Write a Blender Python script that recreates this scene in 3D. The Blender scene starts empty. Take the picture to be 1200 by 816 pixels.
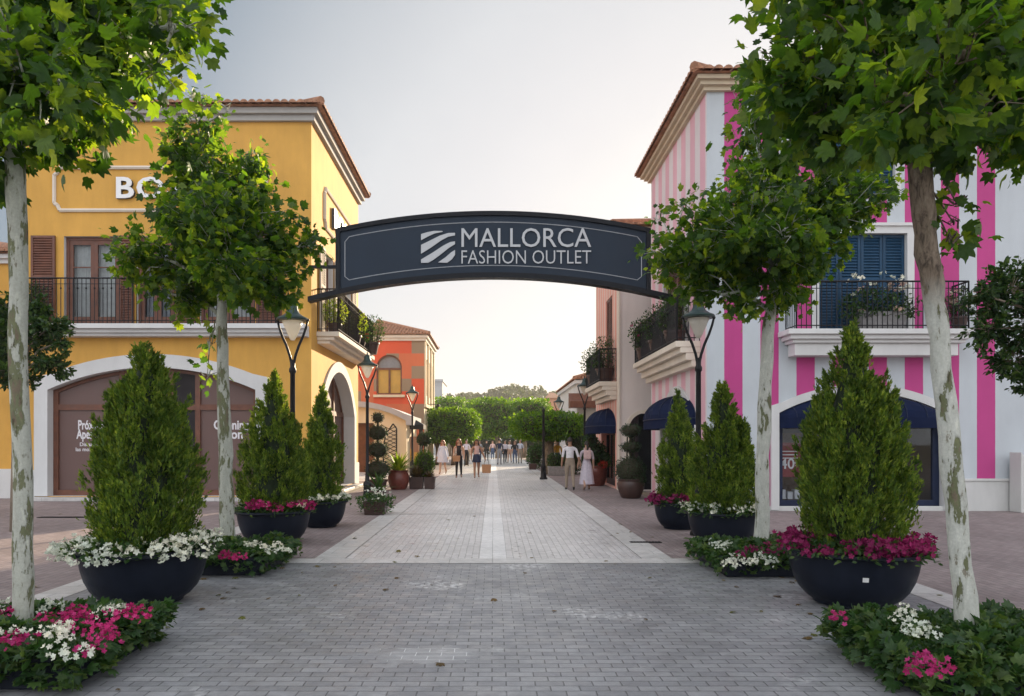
SKY_AIR, SKY_DUST, SKY_OZONE = 1.0, 1.0, 1.5
VEIL = .94
# by closeness to the sun's side: away -> overhead -> towards
VEIL_STOPS = [(0, (1.55, 1.58, 1.66)), (.40, (1.35, 1.38, 1.46)), (.56, (.98, 1.02, 1.10)), (.70, (.70, .75, .84)), (.80, (.27, .33, .39)), (.875, (.25, .305, .365)), (.945, (.68, .685, .70)), (.975, (.77, .75, .755)), (1, (.86, .83, .80))]
SKY_STRENGTH = .12
SUN_STRENGTH = 5.0
EXPOSURE = 1.1
VEIL_GAIN = 1.0 / (SKY_STRENGTH * 2)
import bpy, bmesh, math, random
import numpy as np
from mathutils import Vector, Matrix

SC = bpy.context.scene
COL = SC.collection
PI = math.pi
R = math.radians
FPX = 850.0
CAM_H = 1.7


def P(px, py, d):
    """world point seen at a photo pixel when it stands d metres away"""
    return Vector(((px - 578) * d / FPX, d, CAM_H + (516 - py) * d / FPX))


# ------------------------------------------------------------------ objects
LOC = {}


def thing(name, label, cat, loc=(0, 0, 0), rz=0.0, group=None):
    o = bpy.data.objects.new(name, None)
    o.empty_display_size = 0.2
    COL.objects.link(o)
    o.location = loc
    o.rotation_euler = (0, 0, rz)
    o['label'] = label
    o['category'] = cat
    if group:
        o['group'] = group
    LOC[o.name] = Vector(loc)
    return o


def tag(o, label=None, cat=None, group=None, kind=None):
    if label:
        o['label'] = label
    if cat:
        o['category'] = cat
    if group:
        o['group'] = group
    if kind:
        o['kind'] = kind
    return o


def link_mesh(name, me, mats, parent=None, loc=(0, 0, 0)):
    if not isinstance(mats, (list, tuple)):
        mats = [mats]
    for m in mats:
        me.materials.append(m)
    o = bpy.data.objects.new(name, me)
    COL.objects.link(o)
    if parent is not None:
        o.parent = parent
        LOC[o.name] = LOC[parent.name]
    else:
        o.location = loc
        LOC[o.name] = Vector(loc)
    return o


def copy_thing(src, loc, rz=0.0, scale=None, label=None, group=None):
    def rec(o, parent):
        c = o.copy()
        COL.objects.link(c)
        if parent is not None:
            c.parent = parent
        for ch in [q for q in bpy.data.objects if q.parent == o]:
            rec(ch, c)
        return c
    r = rec(src, None)
    r.location = loc
    r.rotation_euler = (0, 0, rz)
    if scale:
        r.scale = scale if isinstance(scale, (tuple, list)) else (scale,) * 3
    if label:
        r['label'] = label
    if group:
        r['group'] = group
    LOC[r.name] = Vector(loc)
    return r


class MB:
    def __init__(self):
        self.v, self.f, self.m = [], [], []
        self.mi = 0

    def add(self, pts, faces):
        k = len(self.v)
        self.v += [tuple(p) for p in pts]
        for f in faces:
            self.f.append(tuple(i + k for i in f))
            self.m.append(self.mi)

    def poly(self, *pts):
        self.add(pts, [tuple(range(len(pts)))])

    def box(self, x0, x1, y0, y1, z0, z1):
        self.fbox(lambda u, z, n: (u, n, z), x0, x1, z0, z1, y0, y1)

    def fbox(self, fr, u0, u1, z0, z1, n0, n1):
        p = [fr(u, z, n) for n in (n0, n1) for z in (z0, z1) for u in (u0, u1)]
        self.add(p, [(0, 1, 3, 2), (4, 6, 7, 5), (0, 4, 5, 1), (2, 3, 7, 6), (0, 2, 6, 4), (1, 5, 7, 3)])

    def prism(self, fr, pts, n0, n1):
        k = len(pts)
        a = [fr(u, z, n0) for u, z in pts]
        b = [fr(u, z, n1) for u, z in pts]
        self.add(a + b, [tuple(range(k)), tuple(range(2 * k - 1, k - 1, -1))] +
                 [(i, (i + 1) % k, (i + 1) % k + k, i + k) for i in range(k)])

    def tube(self, path, rad, seg=8, cap=True, sx=1.0):
        path = [Vector(p) for p in path]
        if not isinstance(rad, (list, tuple)):
            rad = [rad] * len(path)
        rings, pts = [], []
        prev = None
        for i, p in enumerate(path):
            t = (path[min(i + 1, len(path) - 1)] - path[max(i - 1, 0)])
            t = t.normalized() if t.length > 1e-9 else Vector((0, 0, 1))
            if prev is None:
                a = Vector((1, 0, 0)) if abs(t.x) < 0.9 else Vector((0, 1, 0))
            else:
                a = prev
            a = (a - t * a.dot(t)).normalized()
            prev = a
            b = t.cross(a)
            for k in range(seg):
                an = 2 * PI * k / seg
                pts.append(p + (a * math.cos(an) * sx + b * math.sin(an)) * rad[i])
        fs = []
        for i in range(len(path) - 1):
            for k in range(seg):
                k2 = (k + 1) % seg
                fs.append((i * seg + k, i * seg + k2, (i + 1) * seg + k2, (i + 1) * seg + k))
        if cap:
            fs.append(tuple(range(seg - 1, -1, -1)))
            e = (len(path) - 1) * seg
            fs.append(tuple(range(e, e + seg)))
        self.add(pts, fs)

    def lathe(self, c, prof, seg=32, squash=(1, 1)):
        c = Vector(c)
        pts, fs = [], []
        for r, z in prof:
            for k in range(seg):
                a = 2 * PI * k / seg
                pts.append(c + Vector((r * math.cos(a) * squash[0], r * math.sin(a) * squash[1], z)))
        for i in range(len(prof) - 1):
            for k in range(seg):
                k2 = (k + 1) % seg
                fs.append((i * seg + k, i * seg + k2, (i + 1) * seg + k2, (i + 1) * seg + k))
        fs.append(tuple(range(seg - 1, -1, -1)))
        e = (len(prof) - 1) * seg
        fs.append(tuple(range(e, e + seg)))
        self.add(pts, fs)

    def ball(self, c, r, seg=16, rings=10, jit=0.0, rng=None):
        c = Vector(c)
        if not isinstance(r, (tuple, list)):
            r = (r, r, r)
        pts, fs = [], []
        for i in range(rings + 1):
            th = PI * i / rings
            for k in range(seg):
                a = 2 * PI * k / seg
                j = 1 + (rng.uniform(-jit, jit) if jit else 0)
                pts.append(c + Vector((r[0] * math.sin(th) * math.cos(a) * j, r[1] * math.sin(th) * math.sin(a) * j,
                                       r[2] * math.cos(th) * j)))
        for i in range(rings):
            for k in range(seg):
                k2 = (k + 1) % seg
                fs.append((i * seg + k, (i + 1) * seg + k, (i + 1) * seg + k2, i * seg + k2))
        self.add(pts, fs)

    def build(self, name, mats, parent=None, loc=(0, 0, 0), smooth=False, bevel=0.0, fix=True):
        off = LOC[parent.name] if parent is not None else Vector(loc)
        me = bpy.data.meshes.new(name)
        me.from_pydata([tuple(Vector(p) - off) for p in self.v], [], self.f)
        if fix:
            bm = bmesh.new()
            bm.from_mesh(me)
            bmesh.ops.remove_doubles(bm, verts=bm.verts, dist=1e-5) if smooth else None
            bmesh.ops.recalc_face_normals(bm, faces=bm.faces)
            bm.to_mesh(me)
            bm.free()
        mats = mats if isinstance(mats, (list, tuple)) else [mats]
        if len(mats) > 1 and len(self.m) == len(me.polygons):
            me.polygons.foreach_set('material_index', self.m)
        if smooth:
            me.polygons.foreach_set('use_smooth', [True] * len(me.polygons))
        me.update()
        o = link_mesh(name, me, mats, parent, loc)
        if bevel:
            b = o.modifiers.new('edge', 'BEVEL')
            b.width = bevel
            b.segments = 2
            b.limit_method = 'ANGLE'
        return o


def array_mesh(name, verts, tris):
    me = bpy.data.meshes.new(name)
    n, m = len(verts), len(tris)
    me.vertices.add(n)
    me.vertices.foreach_set('co', np.ascontiguousarray(verts, dtype=np.float32).ravel())
    me.loops.add(m * 3)
    me.loops.foreach_set('vertex_index', np.ascontiguousarray(tris, dtype=np.int32).ravel())
    me.polygons.add(m)
    me.polygons.foreach_set('loop_start', np.arange(0, m * 3, 3, dtype=np.int32))
    me.polygons.foreach_set('loop_total', np.full(m, 3, dtype=np.int32))
    me.update(calc_edges=True)
    return me


def nrm(a):
    return a / np.maximum(np.linalg.norm(a, axis=1, keepdims=True), 1e-9)


def scatter(tv, tf, pos, t, n, s):
    """copies of a small leaf shape at pos, pointing along t with normal n"""
    t = nrm(t)
    n = nrm(n - (n * t).sum(1, keepdims=True) * t)
    b = np.cross(t, n)
    s = np.asarray(s).reshape(-1, 1, 1)
    V = pos[:, None, :] + s * (tv[None, :, 0:1] * b[:, None, :] + tv[None, :, 1:2] * t[:, None, :] + tv[None, :, 2:3] * n[:, None, :])
    N = len(pos)
    T = tf[None, :, :] + (np.arange(N) * len(tv))[:, None, None]
    return V.reshape(-1, 3), T.reshape(-1, 3)


def leaf_polar(pts, cy, droop=0.25, fold=0.0):
    """fan leaf from polar outline (angle, radius) about (0, cy)"""
    v = [(0, cy, 0.02)]
    for a, r in pts:
        x, y = r * math.cos(R(a)), cy + r * math.sin(R(a))
        v.append((x, y, -droop * (x * x + (y - cy) ** 2) + fold * abs(x)))
    k = len(pts)
    f = [(0, 1 + i, 1 + (i + 1) % k) for i in range(k)]
    return np.array(v), np.array(f)


_half = [(-90, .26), (-64, .38), (-40, .40), (-24, .50), (-8, .55), (4, .46), (18, .38), (28, .46), (40, .58), (50, .66), (60, .52), (70, .43), (78, .54), (84, .58)]
PLANE_LEAF = leaf_polar(_half + [(90, .74)] + [(180 - a, r) for a, r in reversed(_half[1:])], 0.36, 0.55, 0.22)
OVAL_LEAF = (np.array([(0, 0, 0), (.24, .35, .03), (.20, .7, 0), (0, 1, -.08), (-.20, .7, 0), (-.24, .35, .03)]),
             np.array([(0, 1, 2), (0, 2, 3), (0, 3, 4), (0, 4, 5)]))
FROND = (np.array([(0, 0, 0), (.16, .28, .02), (.07, .34, .03), (.20, .62, .0), (.07, .66, .02), (0, 1, 0),
                   (-.07, .66, .02), (-.20, .62, 0), (-.07, .34, .03), (-.16, .28, .02)]),
         np.array([(0, 1, 2), (2, 3, 4), (2, 4, 6), (4, 5, 6), (2, 6, 8), (0, 2, 8), (6, 7, 8), (0, 8, 9)]))
_bl = []
for k in range(15):
    _bl.append((k * 24, (.50, .47, .30)[k % 3]))
BLOSSOM = leaf_polar(_bl, 0.0, -0.9, 0)
BLOSSOM[0][0, 2] = -.10
LINE_LEAF = (np.array([(-.05, 0, 0), (.05, 0, 0), (.06, .5, .02), (-.06, .5, .02), (0, 1, -.12)]),
             np.array([(0, 1, 2), (0, 2, 3), (3, 2, 4)]))


# ------------------------------------------------------------------ materials
def lin(r, g, b):
    def f(c):
        c /= 255
        return c / 12.92 if c <= .04045 else ((c + .055) / 1.055) ** 2.4
    return (f(r), f(g), f(b), 1)


def nodes(name):
    m = bpy.data.materials.new(name)
    m.use_nodes = True
    nt = m.node_tree
    b = nt.nodes['Principled BSDF']
    return m, nt, b


def N(nt, typ, **kw):
    n = nt.nodes.new(typ)
    for k, v in kw.items():
        if k in n.inputs:
            n.inputs[k].default_value = v
        else:
            setattr(n, k, v)
    return n


def ramp(nt, fac, stops, mode='LINEAR'):
    r = nt.nodes.new('ShaderNodeValToRGB')
    r.color_ramp.interpolation = mode
    el = r.color_ramp.elements
    while len(el) < len(stops):
        el.new(0.5)
    for e, (p, c) in zip(el, stops):
        e.position = p
        e.color = c if len(c) == 4 else (*c, 1)
    nt.links.new(fac, r.inputs[0])
    return r.outputs[0]


def mixc(nt, a, b, fac, blend='MIX'):
    m = nt.nodes.new('ShaderNodeMix')
    m.data_type = 'RGBA'
    m.blend_type = blend
    for sock, val in ((m.inputs[0], fac), (m.inputs[6], a), (m.inputs[7], b)):
        if hasattr(val, 'is_output') or isinstance(val, bpy.types.NodeSocket):
            nt.links.new(val, sock)
        else:
            sock.default_value = val
    return m.outputs[2]


def noise(nt, vec, scale, detail=4, rough=.55, dist=0.0):
    n = N(nt, 'ShaderNodeTexNoise', Scale=scale, Detail=detail, Roughness=rough, Distortion=dist)
    nt.links.new(vec, n.inputs['Vector'])
    return n.outputs['Fac']


def objco(nt):
    return nt.nodes.new('ShaderNodeTexCoord').outputs['Object']


def stucco_on(nt, b, col, vec, var=.12, bump=.15, grain=60, rough=.85):
    """plaster: broad uneven tone, streaky weathering and a fine grain"""
    mp = N(nt, 'ShaderNodeMapping')
    mp.inputs['Scale'].default_value = (1, 1, .25)
    nt.links.new(vec, mp.inputs['Vector'])
    n1 = noise(nt, vec, .55, 5)
    n2 = noise(nt, mp.outputs[0], 3.0, 6, .65)
    t1 = ramp(nt, n1, [(.3, (1 - var,) * 3), (.72, (1 + var * .6,) * 3)])
    t2 = ramp(nt, n2, [(.3, (1 - var * .8,) * 3), (.65, (1,) * 3)])
    c = mixc(nt, col, t1, 1.0, 'MULTIPLY')
    c = mixc(nt, c, t2, 1.0, 'MULTIPLY')
    nt.links.new(c, b.inputs['Base Color'])
    b.inputs['Roughness'].default_value = rough
    bp = N(nt, 'ShaderNodeBump', Strength=bump, Distance=.02)
    nt.links.new(noise(nt, vec, grain, 4), bp.inputs['Height'])
    nt.links.new(bp.outputs[0], b.inputs['Normal'])


def stucco(name, col, **kw):
    m, nt, b = nodes(name)
    stucco_on(nt, b, (*col[:3], 1), objco(nt), **kw)
    return m


def plain(name, col, rough=.5, metal=0.0, var=.1, scale=8, bump=.05, grain=90, spec=.5):
    m, nt, b = nodes(name)
    v = objco(nt)
    c = mixc(nt, (*col[:3], 1), ramp(nt, noise(nt, v, scale, 5), [(.3, (1 - var,) * 3), (.7, (1 + var,) * 3)]), 1.0, 'MULTIPLY')
    nt.links.new(c, b.inputs['Base Color'])
    rr = ramp(nt, noise(nt, v, scale * 2, 3), [(.3, (max(rough - .1, 0),) * 3), (.7, (min(rough + .1, 1),) * 3)])
    nt.links.new(rr, b.inputs['Roughness'])
    b.inputs['Metallic'].default_value = metal
    b.inputs['Specular IOR Level'].default_value = spec
    if bump:
        bp = N(nt, 'ShaderNodeBump', Strength=bump, Distance=.01)
        nt.links.new(noise(nt, v, grain, 3), bp.inputs['Height'])
        nt.links.new(bp.outputs[0], b.inputs['Normal'])
    return m


def leafy(name, c1, c2, c3, trans=.4, tcol=(1.0, .95, .25), rough=.5, spec=.35, tmul=2.6, bscale=1.6, blo=(.72, .80, .72), bhi=(1.2, 1.15, 1.0), fine=30):
    m, nt, b = nodes(name)
    out = nt.nodes['Material Output']
    rnd = nt.nodes.new('ShaderNodeNewGeometry').outputs['Random Per Island']
    col = ramp(nt, rnd, [(0, c1), (.55, c2), (1, c3)])
    big = noise(nt, objco(nt), bscale, 3)
    col = mixc(nt, col, ramp(nt, big, [(.32, blo), (.68, bhi)]), 1.0, 'MULTIPLY')
    col = mixc(nt, col, ramp(nt, noise(nt, objco(nt), fine, 4, .65), [(.3, (.74, .78, .74)), (.7, (1.18, 1.15, 1.1))]), 1.0, 'MULTIPLY')
    nt.links.new(col, b.inputs['Base Color'])
    b.inputs['Roughness'].default_value = rough
    b.inputs['Specular IOR Level'].default_value = spec
    if trans:
        tr = nt.nodes.new('ShaderNodeBsdfTranslucent')
        tc = mixc(nt, col, (tmul * tcol[0], tmul * tcol[1], tmul * tcol[2], 1), 1.0, 'MULTIPLY')
        nt.links.new(tc, tr.inputs[0])
        mx = nt.nodes.new('ShaderNodeMixShader')
        mx.inputs[0].default_value = trans
        nt.links.new(b.outputs[0], mx.inputs[1])
        nt.links.new(tr.outputs[0], mx.inputs[2])
        nt.links.new(mx.outputs[0], out.inputs[0])
    return m


EFFLO_C, EFFLO_S = (-.50, 5.72, 0), (.62, .30, 1)


def bricks(name, c1, c2, mortar, bw=.2, bh=.1, ms=.006, rot=0.0, rough=.6, bump=.5, stain=.25, efflo=0.0, off=.5, moss=0.0):
    m, nt, b = nodes(name)
    v = objco(nt)
    mp = N(nt, 'ShaderNodeMapping')
    mp.inputs['Rotation'].default_value = (0, 0, rot)
    nt.links.new(v, mp.inputs['Vector'])
    # joints wander a little, as laid by hand
    wob = N(nt, 'ShaderNodeTexNoise', Scale=2.2, Detail=2)
    nt.links.new(mp.outputs[0], wob.inputs['Vector'])
    wv = N(nt, 'ShaderNodeVectorMath', operation='MULTIPLY_ADD')
    nt.links.new(wob.outputs['Color'], wv.inputs[0])
    wv.inputs[1].default_value = (.02, .02, 0)
    nt.links.new(mp.outputs[0], wv.inputs[2])
    br = nt.nodes.new('ShaderNodeTexBrick')
    br.offset = off
    nt.links.new(wv.outputs[0], br.inputs['Vector'])
    br.inputs['Color1'].default_value = (*c1, 1)
    br.inputs['Color2'].default_value = (*c2, 1)
    br.inputs['Mortar'].default_value = (*mortar, 1)
    br.inputs['Scale'].default_value = 1
    br.inputs['Mortar Size'].default_value = ms
    br.inputs['Mortar Smooth'].default_value = .3
    br.inputs['Brick Width'].default_value = bw
    br.inputs['Row Height'].default_value = bh
    c = mixc(nt, br.outputs['Color'], ramp(nt, noise(nt, v, .5, 6, .6), [(.28, (1 - stain,) * 3), (.7, (1.08,) * 3)]), 1.0, 'MULTIPLY')
    c = mixc(nt, c, ramp(nt, noise(nt, v, 9, 5, .7), [(.3, (.82,) * 3), (.7, (1.1,) * 3)]), 1.0, 'MULTIPLY')
    # scattered dark spots, chewing gum and drips
    sp = ramp(nt, noise(nt, v, 26, 2), [(.70, (1, 1, 1)), (.76, (.72,) * 3)])
    c = mixc(nt, c, sp, 1.0, 'MULTIPLY')
    if efflo:
        e = ramp(nt, noise(nt, v, .8, 3, .5), [(.58, (0, 0, 0)), (.68, (1, 1, 1))])
        e2 = ramp(nt, noise(nt, v, 14, 4, .6), [(.45, (0, 0, 0)), (.65, (1, 1, 1))])
        e3 = mixc(nt, e, e2, 1.0, 'MULTIPLY')
        # one older bloom of lime creeping along the joints
        sb_ = N(nt, 'ShaderNodeVectorMath', operation='SUBTRACT')
        nt.links.new(v, sb_.inputs[0]); sb_.inputs[1].default_value = EFFLO_C
        dv_ = N(nt, 'ShaderNodeVectorMath', operation='DIVIDE')
        nt.links.new(sb_.outputs[0], dv_.inputs[0]); dv_.inputs[1].default_value = EFFLO_S
        ln_ = N(nt, 'ShaderNodeVectorMath', operation='LENGTH')
        nt.links.new(dv_.outputs[0], ln_.inputs[0])
        wob2 = N(nt, 'ShaderNodeMath', operation='MULTIPLY_ADD')
        nt.links.new(noise(nt, v, 5, 4, .6), wob2.inputs[0]); wob2.inputs[1].default_value = 1.6
        nt.links.new(ln_.outputs['Value'], wob2.inputs[2])
        spot = ramp(nt, wob2.outputs[0], [(0, (1, 1, 1)), (.99, (0, 0, 0))]) if False else None
        mr_ = N(nt, 'ShaderNodeMapRange')
        nt.links.new(wob2.outputs[0], mr_.inputs['Value'])
        mr_.inputs['From Min'].default_value = 1.25; mr_.inputs['From Max'].default_value = 1.75
        mr_.inputs['To Min'].default_value = 1; mr_.inputs['To Max'].default_value = 0
        jn = ramp(nt, br.outputs['Fac'], [(0, (.16,) * 3), (.5, (1, 1, 1))])
        e4 = mixc(nt, mr_.outputs[0], jn, 1.0, 'MULTIPLY')
        e3 = mixc(nt, e3, e4, 1.0, 'ADD')
        mm = mixc(nt, (0, 0, 0, 1), e3, efflo)
        c = mixc(nt, c, (.66, .66, .66, 1), mm)
    nt.links.new(c, b.inputs['Base Color'])
    rr = ramp(nt, noise(nt, v, 4, 4), [(.3, (rough - .12,) * 3), (.7, (rough + .15,) * 3)])
    nt.links.new(rr, b.inputs['Roughness'])
    inv = N(nt, 'ShaderNodeMath', operation='SUBTRACT')
    inv.inputs[0].default_value = 1
    nt.links.new(br.outputs['Fac'], inv.inputs[1])
    ad = N(nt, 'ShaderNodeMath', operation='MULTIPLY_ADD')
    nt.links.new(noise(nt, v, 35, 4), ad.inputs[0])
    ad.inputs[1].default_value = .35
    nt.links.new(inv.outputs[0], ad.inputs[2])
    bp = N(nt, 'ShaderNodeBump', Strength=bump, Distance=.006)
    nt.links.new(ad.outputs[0], bp.inputs['Height'])
    nt.links.new(bp.outputs[0], b.inputs['Normal'])
    return m


def striped(name, axis, x0, period, frac, pink, pale, lo, hi):
    """painted vertical stripes between lo and hi along one axis, pale elsewhere (world metres)"""
    m, nt, b = nodes(name)
    v = objco(nt)
    sx = nt.nodes.new('ShaderNodeSeparateXYZ')
    nt.links.new(v, sx.inputs[0])
    u = sx.outputs[axis]

    def mth(op, a, bb):
        n = N(nt, 'ShaderNodeMath', operation=op)
        for i, q in enumerate((a, bb)):
            if isinstance(q, (int, float)):
                n.inputs[i].default_value = q
            else:
                nt.links.new(q, n.inputs[i])
        return n.outputs[0]
    wob = mth('MULTIPLY', noise(nt, v, 6, 2), .012)
    uu = mth('ADD', u, wob)
    fr = mth('FRACT', mth('DIVIDE', mth('SUBTRACT', uu, x0), period), 0)
    on = mth('LESS_THAN', fr, frac)
    on = mth('MULTIPLY', on, mth('GREATER_THAN', u, lo))
    on = mth('MULTIPLY', on, mth('LESS_THAN', u, hi))
    c = mixc(nt, (*pale, 1), (*pink, 1), on)
    stucco_on(nt, b, c, v, var=.09, bump=.12)
    return m

# ------------------------------------------------------------------ palette
M = {}
M['grey_brick'] = bricks('grey pavers', (.255, .258, .272), (.345, .346, .358), (.14, .14, .146), .2, .1, .005, 0, .42, .9, .28, .95)
M['pale_sett'] = bricks('pale setts', (.57, .545, .535), (.69, .665, .655), (.41, .39, .385), .2, .1, .007, PI / 2, .36, .5, .22)
M['red_brick'] = bricks('reddish pavers', (.265, .205, .20), (.33, .265, .255), (.18, .15, .148), .2, .1, .006, PI / 2, .7, .55, .3)
M['slab'] = bricks('pale stone slabs', (.56, .54, .52), (.64, .62, .60), (.33, .32, .31), .6, .4, .006, 0, .42, .4, .2)
M['white_slab'] = bricks('white stone slabs', (.78, .765, .74), (.82, .80, .78), (.45, .43, .41), .6, .4, .005, PI / 2, .55, .3, .15)
M['earth'] = plain('dry ground', (.24, .20, .15), .95, var=.3, scale=.3, bump=.4, grain=8)
M['hill'] = plain('scrub hillside', (.07, .085, .035), .95, var=.35, scale=.05, bump=.3, grain=2)
M['soil'] = plain('potting soil', (.035, .025, .018), .95, var=.4, scale=20, bump=.6, grain=60)
M['yellow'] = stucco('ochre render', (.68, .37, .075), var=.15)
M['cream'] = stucco('cream render', (.72, .60, .40), var=.09)
M['beige'] = stucco('beige render', (.76, .68, .62), var=.10)
M['white_render'] = stucco('white render', (.62, .62, .60), var=.12)
M['trim'] = stucco('painted pale stone trim', (.66, .66, .65), var=.10, bump=.08)
M['trim_grey'] = stucco('grey eaves moulding', (.40, .39, .37), var=.12, bump=.08)
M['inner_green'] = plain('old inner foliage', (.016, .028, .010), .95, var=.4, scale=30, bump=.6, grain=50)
M['trim_warm'] = stucco('warm stone trim', (.73, .65, .54), var=.12, bump=.1)
M['grey_tower'] = stucco('grey concrete', (.42, .42, .43), var=.12)
M['terracotta_wall'] = stucco('terracotta render', (.55, .28, .17), var=.12)
M['bluegrey'] = stucco('blue grey render', (.34, .38, .43), var=.12)
M['tile'] = plain('clay roof tiles', (.34, .17, .10), .85, var=.4, scale=7, bump=.4, grain=25)
M['soffit'] = stucco('eaves soffit', (.62, .52, .38), var=.1)
M['brown_wood'] = plain('brown painted wood', (.14, .050, .027), .5, var=.25, scale=5)
M['brown_panel'] = plain('brown hoarding film', (.125, .068, .058), .42, var=.06, scale=2, bump=.02)
M['navy'] = plain('navy joinery', (.016, .024, .055), .4, var=.15, spec=0.2)
M['blue_shutter'] = plain('blue shutter paint', (.012, .048, .098), .45, var=.18, scale=4, spec=0.25)
M['awning'] = plain('navy awning canvas', (.011, .017, .046), .75, var=.15, scale=3, bump=.15, grain=200, spec=0.04)
M['iron'] = plain('black wrought iron', (.012, .012, .014), .45, var=.3, bump=.1, spec=0.25)
M['bronze'] = plain('aged green metal', (.035, .06, .055), .4, metal=.6, var=.3)
M['sign'] = plain('slate blue sign sheet', (.020, .030, .046), .42, var=.08, scale=1.5, bump=.03, spec=0.15)
M['sign_edge'] = plain('black steel', (.010, .011, .014), .4, var=.2, spec=0.15)
M['border_grey'] = plain('pale grey border line', (.36, .38, .40), .5)
M['letter'] = plain('brushed pale metal lettering', (.44, .455, .47), .45, var=.04)
M['white_letter'] = plain('white acrylic', (.80, .80, .80), .4, var=.03, bump=0)
M['dark_side'] = plain('dark letter return', (.05, .055, .07), .5)
M['poster_text'] = plain('white vinyl text', (.72, .70, .72), .5, var=.02, bump=0)
M['curtain'] = plain('net curtain', (.62, .62, .60), .9, var=.12, scale=6)
M['curtain_blue'] = plain('blue grey blind', (.28, .31, .36), .8, var=.1)
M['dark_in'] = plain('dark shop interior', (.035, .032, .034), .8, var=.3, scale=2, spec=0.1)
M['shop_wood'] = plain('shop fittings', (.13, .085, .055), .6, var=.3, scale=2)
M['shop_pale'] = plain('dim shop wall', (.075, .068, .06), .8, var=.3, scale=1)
M['bowl'] = plain('blue black moulded planter', (.010, .013, .022), .42, var=.2, scale=6, bump=.12, grain=120, spec=0.12)
M['box_planter'] = plain('dark tree box', (.016, .019, .028), .5, var=.2, scale=6, bump=.1, spec=0.12)
M['rattan'] = plain('grey plastic trough', (.24, .23, .23), .7, var=.2, scale=12)
M['terracotta'] = plain('red brown glazed clay', (.15, .040, .028), .35, var=.25, scale=6)
M['dark_clay'] = plain('dark brown clay', (.055, .028, .022), .45, var=.25, scale=6)
M['red_poster'] = plain('red sale poster', (.22, .025, .03), .6, var=.08)
M['sticker'] = plain('white sticker', (.7, .7, .68), .5)
M['skin'] = plain('skin', (.50, .30, .21), .5, var=.05, bump=0)
M['skin_tan'] = plain('tanned skin', (.36, .20, .13), .5, var=.05, bump=0)
for nm, c in dict(white_cloth=(.72, .70, .72), black_cloth=(.012, .012, .015), khaki=(.30, .24, .18), navy_cloth=(.02, .03, .07),
                  lilac=(.60, .55, .62), pale_blue=(.55, .58, .68), pink_cloth=(.60, .42, .40), yellow_cloth=(.72, .40, .04),
                  grey_cloth=(.25, .26, .29), floral=(.52, .46, .50), denim=(.06, .09, .17), kraft=(.42, .24, .13),
                  red_hair=(.22, .06, .02), dark_hair=(.02, .014, .01), brown_hair=(.08, .04, .02), shoe=(.02, .02, .02),
                  sandal=(.30, .20, .15), lips=(.35, .09, .08)).items():
    M[nm] = plain(nm.replace('_', ' '), c, .75 if 'hair' not in nm else .5, var=.1, scale=14, bump=.08)

M['plane_leaf'] = leafy('plane leaf', (.010, .033, .009), (.025, .065, .014), (.072, .122, .024), .43, tcol=(1.40, 1.02, .18), rough=.45, spec=.28, tmul=6.8)
M['conifer'] = leafy('thuja spray', (.046, .092, .016), (.092, .160, .026), (.18, .235, .045), .30, tcol=(1.1, .95, .30), rough=.6, spec=.2, tmul=3.2, bscale=7, blo=(.40, .48, .45), bhi=(1.45, 1.35, 1.15))
M['bed_leaf'] = leafy('bedding leaf', (.020, .055, .020), (.036, .085, .026), (.085, .13, .04), .28, tcol=(.9, .95, .4), tmul=3, bscale=5, blo=(.6, .66, .6), bhi=(1.3, 1.2, 1.0))
M['shrub_leaf'] = leafy('glossy shrub leaf', (.016, .045, .016), (.030, .072, .022), (.07, .12, .03), .3)
M['ficus_leaf'] = leafy('clipped ficus leaf', (.020, .055, .008), (.038, .090, .012), (.075, .14, .018), .40, tcol=(1.3, 1.05, .15), rough=.42, tmul=5)
M['topiary_leaf'] = leafy('dark box leaf', (.010, .028, .012), (.018, .045, .016), (.03, .062, .02), .12)
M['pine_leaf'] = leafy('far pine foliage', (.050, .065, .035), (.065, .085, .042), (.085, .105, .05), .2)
M['lime_leaf'] = leafy('lime green strap leaf', (.10, .17, .02), (.18, .24, .03), (.26, .30, .05), .4)
M['grass_leaf'] = leafy('dry purple grass', (.08, .055, .04), (.12, .085, .06), (.17, .12, .08), .2)
M['white_petal'] = leafy('white petal', (.74, .74, .74), (.80, .80, .80), (.82, .80, .76), .25, tcol=(.38, .38, .38), rough=.7)
M['magenta_petal'] = leafy('magenta petal', (.36, .010, .11), (.46, .018, .17), (.52, .05, .24), .25, tcol=(.38, .35, .38), rough=.7)
M['purple_petal'] = leafy('purple petal', (.20, .006, .075), (.27, .012, .11), (.33, .02, .15), .25, tcol=(.38, .35, .38), rough=.7)
M['pink_petal'] = leafy('pale pink petal', (.70, .45, .45), (.74, .58, .56), (.76, .70, .68), .25, tcol=(.38, .38, .38), rough=.7)
M['red_petal'] = leafy('red petal', (.5, .03, .02), (.6, .05, .03), (.6, .10, .06), .25, tcol=(.38, .38, .38), rough=.7)


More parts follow.
